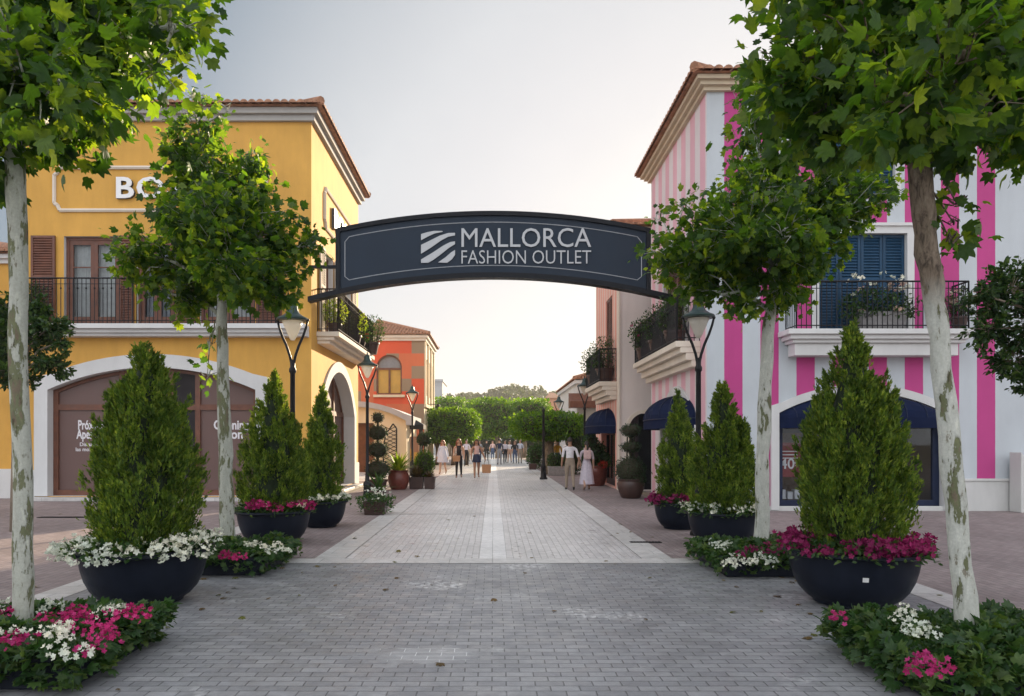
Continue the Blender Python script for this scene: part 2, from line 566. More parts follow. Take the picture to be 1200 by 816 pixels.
def bark(name, pale, olive, brown, amt):
    """flaking plane bark: pale ground, sharp edged olive and brown plates, small scars"""
    m, nt, b = nodes(name)
    v = objco(nt)
    mp = N(nt, 'ShaderNodeMapping')
    mp.inputs['Scale'].default_value = (1, 1, .30)
    nt.links.new(v, mp.inputs['Vector'])
    n1 = noise(nt, mp.outputs[0], 9, 5, .62, .15)
    n2 = noise(nt, mp.outputs[0], 24, 5, .6, .1)
    n3 = noise(nt, v, 60, 4, .6)
    c = ramp(nt, n1, [(.38, tuple(x * .88 for x in pale)), (.50, pale), (.53 + amt, tuple(x * .8 for x in pale)), (.545 + amt, olive), (.60 + amt, olive), (.63 + amt, brown)])
    c = mixc(nt, c, ramp(nt, n2, [(.33, (.40, .36, .30)), (.37, (.9, .9, .88)), (.60, (1, 1, 1)), (.64, (1.14, 1.14, 1.1))]), 1.0, 'MULTIPLY')
    c = mixc(nt, c, ramp(nt, n3, [(.3, (.86,) * 3), (.7, (1.08,) * 3)]), 1.0, 'MULTIPLY')
    nt.links.new(c, b.inputs['Base Color'])
    b.inputs['Roughness'].default_value = .85
    bp = N(nt, 'ShaderNodeBump', Strength=.7, Distance=.012)
    hh = mixc(nt, ramp(nt, n1, [(.52 + amt, (1, 1, 1)), (.55 + amt, (0, 0, 0))]), n3, .3)
    nt.links.new(hh, bp.inputs['Height'])
    nt.links.new(bp.outputs[0], b.inputs['Normal'])
    return m


M['bark'] = bark('plane bark', (.44, .45, .39), (.15, .16, .085), (.16, .125, .085), 0.0)
M['bark_pale'] = bark('pale plane bark', (.50, .51, .46), (.13, .14, .07), (.15, .12, .08), .055)
M['bark_old'] = bark('rough brown bark', (.17, .125, .085), (.10, .075, .05), (.06, .045, .03), 0)
M['ficus_bark'] = bark('ficus bark', (.30, .24, .18), (.20, .15, .10), (.12, .09, .06), 0)

# clear shop glass: mirror reflection over whatever stands behind it
m, nt, b = nodes('window glass')
out = nt.nodes['Material Output']
tr = N(nt, 'ShaderNodeBsdfTransparent')
tr.inputs[0].default_value = (.80, .84, .86, 1)
gl = N(nt, 'ShaderNodeBsdfGlossy')
gl.inputs['Roughness'].default_value = .02
fre = N(nt, 'ShaderNodeFresnel', IOR=1.5)
mx = nt.nodes.new('ShaderNodeMixShader')
bp = N(nt, 'ShaderNodeBump', Strength=.04, Distance=.02)
nt.links.new(noise(nt, objco(nt), 1.2, 2), bp.inputs['Height'])
nt.links.new(bp.outputs[0], gl.inputs['Normal'])
nt.links.new(fre.outputs[0], mx.inputs[0])
nt.links.new(tr.outputs[0], mx.inputs[1])
nt.links.new(gl.outputs[0], mx.inputs[2])
nt.links.new(mx.outputs[0], out.inputs[0])
M['glass'] = m

m, nt, b = nodes('milky lamp glass')
b.inputs['Base Color'].default_value = (.84, .82, .76, 1)
b.inputs['Roughness'].default_value = .25
tr = N(nt, 'ShaderNodeBsdfTranslucent')
tr.inputs[0].default_value = (.88, .84, .74, 1)
mx = nt.nodes.new('ShaderNodeMixShader')
mx.inputs[0].default_value = .55
nt.links.new(b.outputs[0], mx.inputs[1]); nt.links.new(tr.outputs[0], mx.inputs[2])
nt.links.new(mx.outputs[0], nt.nodes['Material Output'].inputs[0])
M['lamp_glass'] = m

# painted patchwork of red and olive squares
m, nt, b = nodes('red patchwork render')
v = objco(nt)
dv = N(nt, 'ShaderNodeVectorMath', operation='DIVIDE')
nt.links.new(v, dv.inputs[0])
dv.inputs[1].default_value = (.80, 50, .80)
fl = N(nt, 'ShaderNodeVectorMath', operation='FLOOR')
nt.links.new(dv.outputs[0], fl.inputs[0])
wn = N(nt, 'ShaderNodeTexWhiteNoise')
nt.links.new(fl.outputs[0], wn.inputs['Vector'])
stucco_on(nt, b, ramp(nt, wn.outputs['Value'], [(0, (.66, .095, .035)), (.44, (.60, .15, .06)), (.70, (.30, .21, .13))], 'CONSTANT'), v, var=.08)
M['patch'] = m

# ------------------------------------------------------------------ camera, sky, sun
SUN_AZ, SUN_EL = R(22), R(14.5)
cam = bpy.data.cameras.new('camera')
cam.sensor_width = 36
cam.lens = FPX / 1200 * 36
cam.shift_x = 22 / 1200
cam.shift_y = 108 / 1200
cam.clip_end = 6000
co = bpy.data.objects.new('camera', cam)
co.location = (0, 0, CAM_H)
co.rotation_euler = (PI / 2, 0, 0)
COL.objects.link(co)
SC.camera = co

w = bpy.data.worlds.new('World')
SC.world = w
w.use_nodes = True
wn_ = w.node_tree
bg = wn_.nodes['Background']
sky = wn_.nodes.new('ShaderNodeTexSky')
sky.sky_type = 'NISHITA'
sky.sun_disc = False
sky.sun_elevation = SUN_EL
sky.sun_rotation = SUN_AZ
sky.air_density = SKY_AIR
sky.dust_density = SKY_DUST
sky.ozone_density = SKY_OZONE
# high thin cloud over the clear sky: raised and bluer behind the camera to light the facades
tcw = wn_.nodes.new('ShaderNodeTexCoord')
dt = wn_.nodes.new('ShaderNodeVectorMath')
dt.operation = 'DOT_PRODUCT'
wn_.links.new(tcw.outputs['Generated'], dt.inputs[0])
dt.inputs[1].default_value = Vector((.258, .958, .12)).normalized()
mr = wn_.nodes.new('ShaderNodeMapRange')
mr.inputs['From Min'].default_value = -1
wn_.links.new(dt.outputs['Value'], mr.inputs['Value'])
cl = ramp(wn_, mr.outputs[0], VEIL_STOPS)
nz = noise(wn_, tcw.outputs['Generated'], 2.2, 5, .55)
cl = mixc(wn_, cl, ramp(wn_, nz, [(.3, (.94, .94, .95)), (.7, (1.05, 1.05, 1.04))]), 1.0, 'MULTIPLY')
cl = mixc(wn_, cl, (VEIL_GAIN, VEIL_GAIN, VEIL_GAIN, 1), 1.0, 'MULTIPLY')
wn_.links.new(mixc(wn_, sky.outputs[0], cl, VEIL), bg.inputs[0])
bg.inputs[1].default_value = SKY_STRENGTH

sun = bpy.data.lights.new('sun', 'SUN')
sun.energy = SUN_STRENGTH
sun.angle = R(.53)
sun.color = (1, .80, .56)
so = bpy.data.objects.new('sun', sun)
d = Vector((-math.sin(SUN_AZ) * math.cos(SUN_EL), -math.cos(SUN_AZ) * math.cos(SUN_EL), -math.sin(SUN_EL)))
so.rotation_euler = d.to_track_quat('-Z', 'Y').to_euler()
so.location = (20, 40, 30)
COL.objects.link(so)
SC.view_settings.view_transform = 'Standard'
SC.view_settings.look = 'None'
SC.view_settings.gamma = 1
SC.view_settings.exposure = EXPOSURE
SC.view_settings.use_curve_mapping = False
SC.cycles.use_denoising = True
SC.cycles.max_bounces = 7
SC.cycles.transparent_max_bounces = 12
SC.cycles.sample_clamp_indirect = 8

# ------------------------------------------------------------------ ground
def sheet(name, x0, x1, y0, y1, z, mat):
    mb = MB()
    mb.poly((x0, y0, z), (x1, y0, z), (x1, y1, z), (x0, y1, z))
    return tag(mb.build(name, mat, fix=False), kind='structure')


sheet('ground', -540, 540, -200, 680, 0, M['earth'])
sheet('plaza', -4.6, 4.6, -12, 9.95, .008, M['grey_brick'])
for s in (-1, 1):
    a, bb = sorted((s * 4.6, s * 5.0))
    sheet('kerb_strip', a, bb, -12, 20.2 if s < 0 else 17.3, .012, M['slab'])
    a, bb = sorted((s * 5.0, s * 40))
    sheet('pavement', a, bb, -12, 30, .004, M['red_brick'])
    a, bb = sorted((s * 2.55, s * 4.6))
    sheet('pavement', a, bb, 10.35, 130, .008, M['red_brick'])
    a, bb = sorted((s * 2.12, s * 2.55))
    sheet('kerb_strip', a, bb, 10.35, 90, .012, M['slab'])
sheet('kerb_strip', -4.6, 4.6, 9.95, 10.35, .012, M['slab'])
sheet('street', -2.12, 2.12, 10.35, 130, .004, M['pale_sett'])
sheet('street_centre_strip', -.2, .19, 10.35, 90, .008, M['white_slab'])
for k in range(5):
    y = 16.6 + k * 8.5
    for x0, x1 in ((-2.12, -.2), (.19, 2.12)):
        sheet('kerb_strip', x0, x1, y, y + .22, .008, M['slab'])
sheet('square', -60, -4.6, 30, 130, .006, M['slab'])
sheet('square', 4.6, 60, 30, 130, .006, M['slab'])

mb = MB()
nx, ny = 90, 30
pts = []
for j in range(ny + 1):
    for i in range(nx + 1):
        x = -420 + 840 * i / nx
        y = 150 + 420 * j / ny
        t = max(0, min(1, (y - 155) / 110))
        t = t * t * (3 - 2 * t)
        h = 14.2 + 1.0 * math.sin(x * .017 + 1.2) + 2.2 * math.exp(-((x - 8) / 9) ** 2) - 1.2 * math.exp(-((x + 12) / 10) ** 2)
        pts.append((x, y, -.5 + h * t))
mb.add(pts, [(j * (nx + 1) + i, j * (nx + 1) + i + 1, (j + 1) * (nx + 1) + i + 1, (j + 1) * (nx + 1) + i) for j in range(ny) for i in range(nx)])
tag(mb.build('hill', M['hill'], smooth=True), kind='structure')

# ------------------------------------------------------------------ building kit
def arch_z(op, u):
    c, a = (op['u0'] + op['u1']) / 2, (op['u1'] - op['u0']) / 2
    r = op['zt'] - op['zs']
    if r < 1e-6:
        return op['zs']
    RR = (a * a + r * r) / (2 * r)
    return op['zs'] + math.sqrt(max(RR * RR - (u - c) ** 2, 0)) - (RR - r)


def op_(u0, u1, z0, zs, zt=None):
    return dict(u0=u0, u1=u1, z0=z0, zs=zs, zt=zs if zt is None else zt)


def arch_us(op, n=24):
    if op['zt'] - op['zs'] < 1e-6:
        return [op['u0'], op['u1']]
    c, a = (op['u0'] + op['u1']) / 2, (op['u1'] - op['u0']) / 2
    return [c - a * math.cos(PI * i / n) for i in range(n + 1)]


def wall(mb, fr, u0, u1, z0, z1, ops=(), depth=.3, rv=None):
    br = {u0, u1}
    for o in ops:
        br.update(arch_us(o))
    br = sorted(x for x in br if u0 <= x <= u1)
    for a, b in zip(br[:-1], br[1:]):
        if b - a < 1e-6:
            continue
        mid = (a + b) / 2
        here = sorted([o for o in ops if o['u0'] < mid < o['u1']], key=lambda o: o['z0'])
        la = lb = z0
        for o in here:
            if o['z0'] - la > 1e-4:
                mb.poly(fr(a, la, 0), fr(b, lb, 0), fr(b, o['z0'], 0), fr(a, o['z0'], 0))
            la, lb = arch_z(o, a), arch_z(o, b)
        mb.poly(fr(a, la, 0), fr(b, lb, 0), fr(b, z1, 0), fr(a, z1, 0))
    for o in ops:
        us = arch_us(o)
        q = mb
        if rv is not None:
            q = MB()
            rv.append(q)
        for a, b in zip(us[:-1], us[1:]):
            q.poly(fr(a, arch_z(o, a), 0), fr(b, arch_z(o, b), 0), fr(b, arch_z(o, b), -depth), fr(a, arch_z(o, a), -depth))
        for u in (o['u0'], o['u1']):
            q.poly(fr(u, o['z0'], 0), fr(u, arch_z(o, u), 0), fr(u, arch_z(o, u), -depth), fr(u, o['z0'], -depth))
        q.poly(fr(o['u0'], o['z0'], 0), fr(o['u1'], o['z0'], 0), fr(o['u1'], o['z0'], -depth), fr(o['u0'], o['z0'], -depth))


def arch_outline(op, grow=0.0, n=24):
    """(u, z) from the left foot over the arch to the right foot"""
    c, a = (op['u0'] + op['u1']) / 2, (op['u1'] - op['u0']) / 2
    r = op['zt'] - op['zs']
    if r < 1e-6:
        return [(op['u0'] - grow, op['z0']), (op['u0'] - grow, op['zs'] + grow), (op['u1'] + grow, op['zs'] + grow), (op['u1'] + grow, op['z0'])]
    RR = (a * a + r * r) / (2 * r)
    zc = op['zt'] - RR
    ph = math.asin(min(1, a / RR))
    pts = [(op['u0'] - grow, op['z0'])]
    for i in range(n + 1):
        t = -ph + 2 * ph * i / n
        pts.append((c + (RR + grow) * math.sin(t), zc + (RR + grow) * math.cos(t)))
    if grow:
        pts[1] = (op['u0'] - grow, pts[1][1])
        pts[-1] = (op['u1'] + grow, pts[-1][1])
    pts.append((op['u1'] + grow, op['z0']))
    return pts


def arch_trim(mb, fr, op, w, n0, n1, inset=0.0):
    a = arch_outline(op, inset)
    b = arch_outline(op, w)
    k = len(a)
    V = [fr(u, z, n) for n in (n0, n1) for ln in (a, b) for u, z in ln]
    fs = []
    for i in range(k - 1):
        fs += [(2 * k + i, 2 * k + i + 1, 3 * k + i + 1, 3 * k + i), (i, k + i, k + i + 1, i + 1),
               (i, i + 1, 2 * k + i + 1, 2 * k + i), (k + i, 3 * k + i, 3 * k + i + 1, k + i + 1)]
    fs += [(0, 2 * k, 3 * k, k), (k - 1, 2 * k - 1, 4 * k - 1, 3 * k - 1)]
    mb.add(V, fs)


def arch_fill(mb, fr, op, n0, n1, shrink=0.0):
    mb.prism(fr, arch_outline(op, -shrink), n0, n1)


def roof(parent, x0, x1, y0, y1, z, slope=.32, over=.42, eaves=('f', 's'), side='e', pitch=.23):
    """hipped roof of half-round clay tiles"""
    X0, X1, Y0, Y1 = x0 - over, x1 + over, y0 - over, y1 + over
    half = min(X1 - X0, Y1 - Y0) / 2
    mb = MB()

    def strip(p, dirv, upv, length):
        # one run of cover tiles, lapped every 0.4 m
        n = max(1, int(length / .42))
        for i in range(n):
            a, b = i * length / n, (i + 1) * length / n + (.05 if i < n - 1 else 0)
            ra, rb = .105, .085
            ring = []
            for s, rr, zz in ((a, ra, .035), (b, rb, .005)):
                base = p + upv * s
                for k in range(7):
                    an = PI * k / 6
                    ring.append(base + dirv * (rr * math.cos(an)) + Vector((0, 0, rr * .85 * math.sin(an) + zz)))
            mb.add(ring, [(k, k + 1, k + 8, k + 7) for k in range(6)] + [tuple(range(6, -1, -1))])
    def side_run(a, b, inward):
        L = (b - a).length
        d = (b - a).normalized()
        up = Vector((inward.x, inward.y, slope))
        cnt = int(L / pitch)
        for i in range(cnt + 1):
            s = min(max((i + .5) * L / (cnt + 1), 0), L)
            ln = min(s, L - s, half)
            if ln > .1:
                strip(a + d * s - Vector((inward.x, inward.y, 0)) * .05, d, up, min(ln, 3.2))
    c = [Vector((X0, Y0, z)), Vector((X1, Y0, z)), Vector((X1, Y1, z)), Vector((X0, Y1, z))]
    side_run(c[0], c[1], Vector((0, 1, 0)))
    side_run(c[1], c[2], Vector((-1, 0, 0)))
    side_run(c[3], c[0], Vector((1, 0, 0)))
    # the deck under the tiles
    zt = z + slope * half
    if X1 - X0 > Y1 - Y0:
        r0, r1 = Vector((X0 + half, (Y0 + Y1) / 2, zt)), Vector((X1 - half, (Y0 + Y1) / 2, zt))
        fs = [(0, 1, 5, 4), (1, 2, 5), (2, 3, 4, 5), (3, 0, 4)]
    else:
        r0, r1 = Vector(((X0 + X1) / 2, Y0 + half, zt)), Vector(((X0 + X1) / 2, Y1 - half, zt))
        fs = [(0, 1, 4), (1, 2, 5, 4), (2, 3, 5), (3, 0, 4, 5)]
    mb.add(c + [r0, r1], fs + [(3, 2, 1, 0)])
    # hip ridges
    for cc, rr in ((c[0], r0), (c[1], r1 if X1 - X0 > Y1 - Y0 else r0), (c[2], r1)):
        mb.tube([cc + Vector((0, 0, .1)), rr + Vector((0, 0, .1))], .12, 8)
    return mb.build('roof', M['tile'], parent)


def cornice(parent, x0, x1, y0, y1, z0, z1, mat, steps=3, out=.3):
    mb = MB()
    for i in range(steps):
        e = out * (i + 1) / steps
        a, b = z0 + (z1 - z0) * i / steps, z0 + (z1 - z0) * (i + 1) / steps
        mb.box(x0 - e, x1 + e, y0 - e, y1 + e, a, b - .001)
    return mb.build('cornice', mat, parent)


def railing(parent, path, z, h, mat, gap=.115, r=.011, name='railing', knots=True):
    mb = MB()
    for a, b in zip(path[:-1], path[1:]):
        a, b = Vector(a), Vector(b)
        L = (b - a).length
        for zz, rr in ((z + .08, .014), (z + h - .16, .010), (z + h, .022)):
            mb.tube([(a.x, a.y, zz), (b.x, b.y, zz)], rr, 6)
        n = max(1, int(L / gap))
        for i in range(n + 1):
            p = a.lerp(b, i / n)
            post = i in (0, n) or i % 14 == 0
            mb.tube([(p.x, p.y, z), (p.x, p.y, z + h)], .02 if post else r, 5)
            if knots and not post and i % 2:
                mb.tube([(p.x, p.y, z + h - .32), (p.x, p.y, z + h - .28), (p.x, p.y, z + h - .24)], [.008, .028, .008], 6)
    return mb.build(name, mat, parent)


def shutter(parent, fr, u0, u1, z0, z1, n, mat, slats=True):
    mb = MB()
    s = .065
    mb.fbox(fr, u0, u0 + s, z0, z1, n, n + .05)
    mb.fbox(fr, u1 - s, u1, z0, z1, n, n + .05)
    for zz in (z0, z0 + (z1 - z0) * .52, z1 - s):
        mb.fbox(fr, u0 + s, u1 - s, zz, zz + s, n + .001, n + .049)
    k = int((z1 - z0) / .075)
    for i in range(k):
        a = z0 + .07 + i * (z1 - z0 - .14) / k
        pts = [fr(u, zz, nn) for zz, nn in ((a, n + .042), (a + .055, n + .012), (a + .065, n + .016), (a + .01, n + .047)) for u in (u0 + s, u1 - s)]
        mb.add(pts, [(0, 1, 3, 2), (2, 3, 5, 4), (4, 5, 7, 6), (6, 7, 1, 0)])
    mb.fbox(fr, u0 + s, u1 - s, z0 + s, z1 - s, n + .002, n + .008)
    return mb.build('shutter', mat, parent)


def french_door(parent, fr, u0, u1, z0, z1, n, frame_mat, back_mat, leaves=2, name='window', rail=.0):
    mb = MB()
    s = .09
    mb.fbox(fr, u0, u0 + s, z0, z1, n, n + .09)
    mb.fbox(fr, u1 - s, u1, z0, z1, n, n + .09)
    mb.fbox(fr, u0 + s, u1 - s, z1 - s, z1, n + .001, n + .089)
    wl = (u1 - u0 - 2 * s) / leaves
    for i in range(leaves):
        a, b = u0 + s + i * wl, u0 + s + (i + 1) * wl
        for x0, x1, q0, q1 in ((a + .002, a + .10, z0, z1 - s), (b - .10, b - .002, z0, z1 - s), (a + .10, b - .10, z0, z0 + .28), (a + .10, b - .10, z1 - s - .12, z1 - s),
                               (a + .10, b - .10, z0 + (z1 - z0) * .66, z0 + (z1 - z0) * .66 + .03)):
            mb.fbox(fr, x0, x1, q0, q1, n + .02, n + .07)
    o = mb.build(name, frame_mat, parent)
    g = MB()
    g.poly(fr(u0 + s, z0 + .2, n + .04), fr(u1 - s, z0 + .2, n + .04), fr(u1 - s, z1 - s, n + .04), fr(u0 + s, z1 - s, n + .04))
    g.build('pane', M['glass'], o, fix=False)
    cb = MB()
    k = 26
    pts = []
    for i in range(k * 2 + 1):
        u = u0 + .05 + (u1 - u0 - .1) * i / (2 * k)
        pts += [fr(u, z0, n - .12 + .03 * math.sin(i * 1.3)), fr(u, z1, n - .12 + .02 * math.sin(i * 1.3 + .4))]
    cb.add(pts, [(2 * i, 2 * i + 2, 2 * i + 3, 2 * i + 1) for i in range(2 * k)])
    cb.build('curtain', back_mat, o, smooth=True, fix=False)
    return o


FONT_CACHE = {}


def text_mesh(mb, s, fr, u, z, size, n, ext=.02, bold=0.0, align='CENTER', width=None, space=1.0):
    cu = bpy.data.curves.new('t', 'FONT')
    cu.body = s
    cu.size = size
    cu.extrude = ext
    cu.offset = bold
    cu.align_x = align
    cu.space_character = space
    cu.resolution_u = 3
    ob = bpy.data.objects.new('t', cu)
    COL.objects.link(ob)
    dg = bpy.context.evaluated_depsgraph_get()
    me = bpy.data.meshes.new_from_object(ob.evaluated_get(dg))
    xs = [v.co.x for v in me.vertices]
    k = 1.0
    if width:
        k = width / (max(xs) - min(xs))
    cx = (max(xs) + min(xs)) / 2 if align == 'CENTER' else 0
    mb.add([fr(u + (v.co.x - cx) * k, z + v.co.y, n + ext + v.co.z) for v in me.vertices], [tuple(p.vertices) for p in me.polygons])
    bpy.data.objects.remove(ob)
    bpy.data.curves.remove(cu)
    bpy.data.meshes.remove(me)

# ================================================================== YELLOW BUILDING
YS = 20.5 / FPX
def YX(px): return (px - 578) * YS
def YZ(py): return CAM_H + (516 - py) * YS
fy = lambda u, z, n: (u, 20.5 - n, z)
fys = lambda u, z, n: (-5.14 + n, u, z)
yb = thing('shop_building', 'ochre yellow two-storey shop with brown doors and white arch surround', 'building', (-9.2, 20.5, 0))
YARCH = op_(YX(57), YX(300), .12, YZ(457), YZ(431))
doors_y = [op_(YX(75), YX(140), 4.93, YZ(277)), op_(YX(160), YX(205), 4.93, YZ(277)), op_(YX(234), YX(299), 4.93, YZ(277))]
SARCH = op_(21.75, 26.6, .12, 2.55, 3.95)
doors_ys = [op_(22.0, 23.3, 4.93, YZ(277)), op_(24.9, 26.2, 4.93, YZ(277))]
mb = MB()
rv = []
wall(mb, fy, -13.4, -5.14, 0, 10.72, [YARCH] + doors_y, .28, rv)
wall(mb, fys, 20.5, 27.6, 0, 10.72, [SARCH] + doors_ys, .42, rv)
for q in rv:
    q.build('reveal', M['trim'], yb, fix=False)
mb.poly((-5.14, 27.6, 0), (-5.14, 27.6, 10.72), (-13.4, 27.6, 10.72), (-13.4, 27.6, 0))
mb.poly((-13.4, 20.5, 0), (-13.4, 27.6, 0), (-13.4, 27.6, 10.72), (-13.4, 20.5, 10.72))
ywall = mb.build('wall', M['yellow'], yb, fix=False)
for fr, op, wd in ((fy, YARCH, .38), (fys, SARCH, .34)):
    mb = MB()
    arch_trim(mb, fr, op, wd, 0, .06)
    mb.build('arch_surround', M['trim'], yb)
cornice(yb, -13.4, -5.14, 20.5, 27.6, 10.69, 11.02, M['trim_grey'], 2, .22)
roof(yb, -13.4, -5.14, 20.5, 27.6, 11.03, over=.36)
mb = MB(); mb.fbox(fy, -13.4, YX(57) - .382, 0, .86, 0, .045); mb.build('plinth', M['trim'], yb, bevel=.01)
mb = MB(); mb.fbox(fy, YX(300) + .382, -5.10, 0, .86, 0, .045); mb.build('plinth', M['trim'], yb, bevel=.01)
mb = MB(); mb.fbox(fys, 20.46, 21.75 - .342, 0, .86, 0, .04); mb.build('plinth', M['trim'], yb, bevel=.01)
mb = MB(); mb.fbox(fys, 26.6 + .342, 27.6, 0, .86, 0, .04); mb.build('plinth', M['trim'], yb, bevel=.01)
mb = MB()
mb.fbox(fy, YARCH['u0'] - .5, YARCH['u1'] + .5, 0, .10, .0, .42)
mb.fbox(fys, 21.3, 27.1, 0, .10, .0, .36)
mb.build('step', M['slab'], yb, bevel=.015)
# cartouche mouldings
def cartouche(fr, u0, u1, z0, z1, k=.16):
    mb = MB()
    pts = [(u0 + k, z0), (u1 - k, z0), (u1 - k * .6, z0 + k * .9), (u1, z0 + k * 1.3), (u1, z1 - k * 1.3), (u1 - k * .6, z1 - k * .9), (u1 - k, z1),
           (u0 + k, z1), (u0 + k * .6, z1 - k * .9), (u0, z1 - k * 1.3), (u0, z0 + k * 1.3), (u0 + k * .6, z0 + k * .9), (u0 + k, z0)]
    for a, b in zip(pts[:-1], pts[1:]):
        mb.tube([fr(*a, .02), fr(*b, .02)], .055, 6)
    mb.build('moulding', M['trim_warm'], yb)
cartouche(fy, YX(64), YX(312), YZ(247), YZ(197))
cartouche(fys, 22.0, 26.5, YZ(247), YZ(197))
# hoarding in the big arch
for fr, op, n0, divs, zbar in ((fy, YARCH, -.27, [YX(x) for x in (60, 138, 197, 228, 297)], YZ(477)), (fys, SARCH, -.40, [21.8, 23.4, 25.0, 26.55], 2.62)):
    mb = MB()
    arch_fill(mb, fr, op, n0 - .03, n0, .01)
    hoard = mb.build('hoarding', M['brown_panel'], yb)
    mb = MB()
    for u in divs:
        zt = arch_z(op, min(max(u, op['u0'] + .08), op['u1'] - .08)) - .01
        mb.fbox(fr, u - .07, u + .07, op['z0'], zt, n0 + .002, n0 + .06)
    mb.fbox(fr, op['u0'] + .01, op['u1'] - .01, zbar - .08, zbar + .08, n0 + .003, n0 + .055)
    mb.fbox(fr, op['u0'] + .01, op['u1'] - .01, op['z0'], op['z0'] + .16, n0 + .003, n0 + .055)
    arch_trim(mb, fr, dict(op, u0=op['u0'] + .10, u1=op['u1'] - .10, zs=op['zs'] - .08, zt=op['zt'] - .10), .09, n0 + .004, n0 + .05)
    mb.build('frame', M['brown_wood'], hoard)
    if fr is fy:
        mb = MB()
        mb.fbox(fr, YX(199), YX(226), op['z0'] + .16, zbar - .08, n0 + .004, n0 + .012)
        mb.fbox(fr, YX(199), YX(226), zbar + .08, 3.62, n0 + .004, n0 + .012)
        mb.build('door_shade_strip', M['dark_in'], hoard)  # flat dark strips over the hoarding, painted as the shaded door recess
        mb = MB()
        text_mesh(mb, 'Próximo', fr, YX(101), YZ(503), .37, n0 + .002, .002, .010, width=.76)
        text_mesh(mb, 'Apertura', fr, YX(101), YZ(514), .37, n0 + .002, .002, .010, width=.86)
        for q, ln in enumerate(('Disculpe', 'las molestias')):
            text_mesh(mb, ln, fr, YX(98), YZ(523 + q * 6), .15, n0 + .002, .002, .002)
        mb.build('lettering', M['poster_text'], hoard, fix=False)
        mb = MB()
        text_mesh(mb, 'Opening', fr, YX(267), YZ(503), .37, n0 + .002, .002, .010, width=1.0)
        text_mesh(mb, 'Soon', fr, YX(267), YZ(514), .37, n0 + .002, .002, .010, width=.66)
        mb.build('lettering', M['poster_text'], hoard, fix=False)
# upstairs doors and shutters
for op, cur in zip(doors_y, (M['curtain'], M['curtain_blue'], M['curtain'])):
    french_door(yb, fy, op['u0'], op['u1'], op['z0'], op['zs'], -.2, M['brown_wood'], cur)
for a, b in ((38, 66), (141, 158), (207, 232), (301, 331)):
    shutter(yb, fy, YX(a), YX(b), 4.95, YZ(277), .03, M['brown_wood'])
for op in doors_ys:
    french_door(yb, fys, op['u0'], op['u1'], op['z0'], op['zs'], -.25, M['brown_wood'], M['curtain'])
for a, b in ((21.35, 21.95), (23.35, 23.95), (24.25, 24.85), (26.25, 26.85)):
    shutter(yb, fys, a, b, 4.95, YZ(277), .03, M['trim_warm'])
# balconies
mb = MB()
for i, (e, a, b) in enumerate(((.34, 4.60, 4.68), (.44, 4.68, 4.78), (.56, 4.78, 4.915))):
    mb.fbox(fy, -13.25, -5.2 + .0, a, b - .001, 0, e)
bal = mb.build('balcony', M['trim'], yb, bevel=.01)
railing(bal, [(-13.2, 20.5, 0), (-13.2, 20.0, 0), (-6.0, 20.0, 0), (-6.0, 20.5, 0)], 4.92, 1.25, M['iron'])
mb = MB()
for i, (e, a, b) in enumerate(((.36, 4.52, 4.62), (.50, 4.62, 4.72), (.66, 4.72, 4.86))):
    mb.fbox(fys, 21.2 - .06 * i, 27.3 + .06 * i, a, b - .001, 0, e)
bal2 = mb.build('balcony', M['trim_warm'], yb, bevel=.01)
railing(bal2, [(-5.14, 21.2, 0), (-4.54, 21.2, 0), (-4.54, 27.35, 0), (-5.14, 27.35, 0)], 4.87, 1.25, M['iron'])
# lower wing to the left
fw = lambda u, z, n: (u, 21.2 - n, z)
yw = thing('side_wing', 'low ochre wing with tiled roof left of the tall yellow shop', 'building', (-18, 21.2, 0))
mb = MB()
wall(mb, fw, -26, -13.42, 0, 6.9, [op_(-17.5, -15, 0, 2.4, 3.1)], .3)
mb.poly((-26, 21.2, 0), (-26, 28, 0), (-26, 28, 6.9), (-26, 21.2, 6.9))
mb.poly((-26, 28, 0), (-13.42, 28, 0), (-13.42, 28, 6.9), (-26, 28, 6.9))
mb.build('wall', M['yellow'], yw, fix=False)
mb = MB(); arch_fill(mb, fw, op_(-17.5, -15, 0, 2.4, 3.1), -.3, -.27); mb.build('door', M['brown_wood'], yw)
mb = MB(); mb.fbox(fw, -26, -13.42, 0, .86, 0, .04); mb.build('plinth', M['trim'], yw)
cornice(yw, -26, -13.75, 21.2, 28, 6.85, 7.1, M['trim'], 2, .2)
roof(yw, -26, -13.9, 21.2, 28, 7.11, over=.3)

def wall_sign(label, fr, txt, u, z, cap, n, width, loc):
    t = thing('wall_sign', label, 'sign', loc)
    mb = MB()
    text_mesh(mb, txt, fr, u, z, cap / .727, n, .007, .018, width=width, space=1.10)
    mb.build('lettering', M['white_letter'], t, fix=False)
    mb = MB()
    text_mesh(mb, txt, fr, u, z, cap / .727, n - .085, .041, .019, width=width, space=1.10)
    mb.build('letter_return', M['dark_side'], t, fix=False)
    return t
wall_sign('bold white block letters on the yellow shop front, half hidden by the plane tree', fy, 'BOSS', YX(187), YZ(233), .60, .09, 2.36, (YX(187), 20.4, YZ(233)))
wall_sign('bold white block letters on the sunlit street side of the yellow shop', fys, 'BOSS', 24.3, YZ(233) - .05, .62, .09, 2.5, (-5.04, 24.3, YZ(233)))

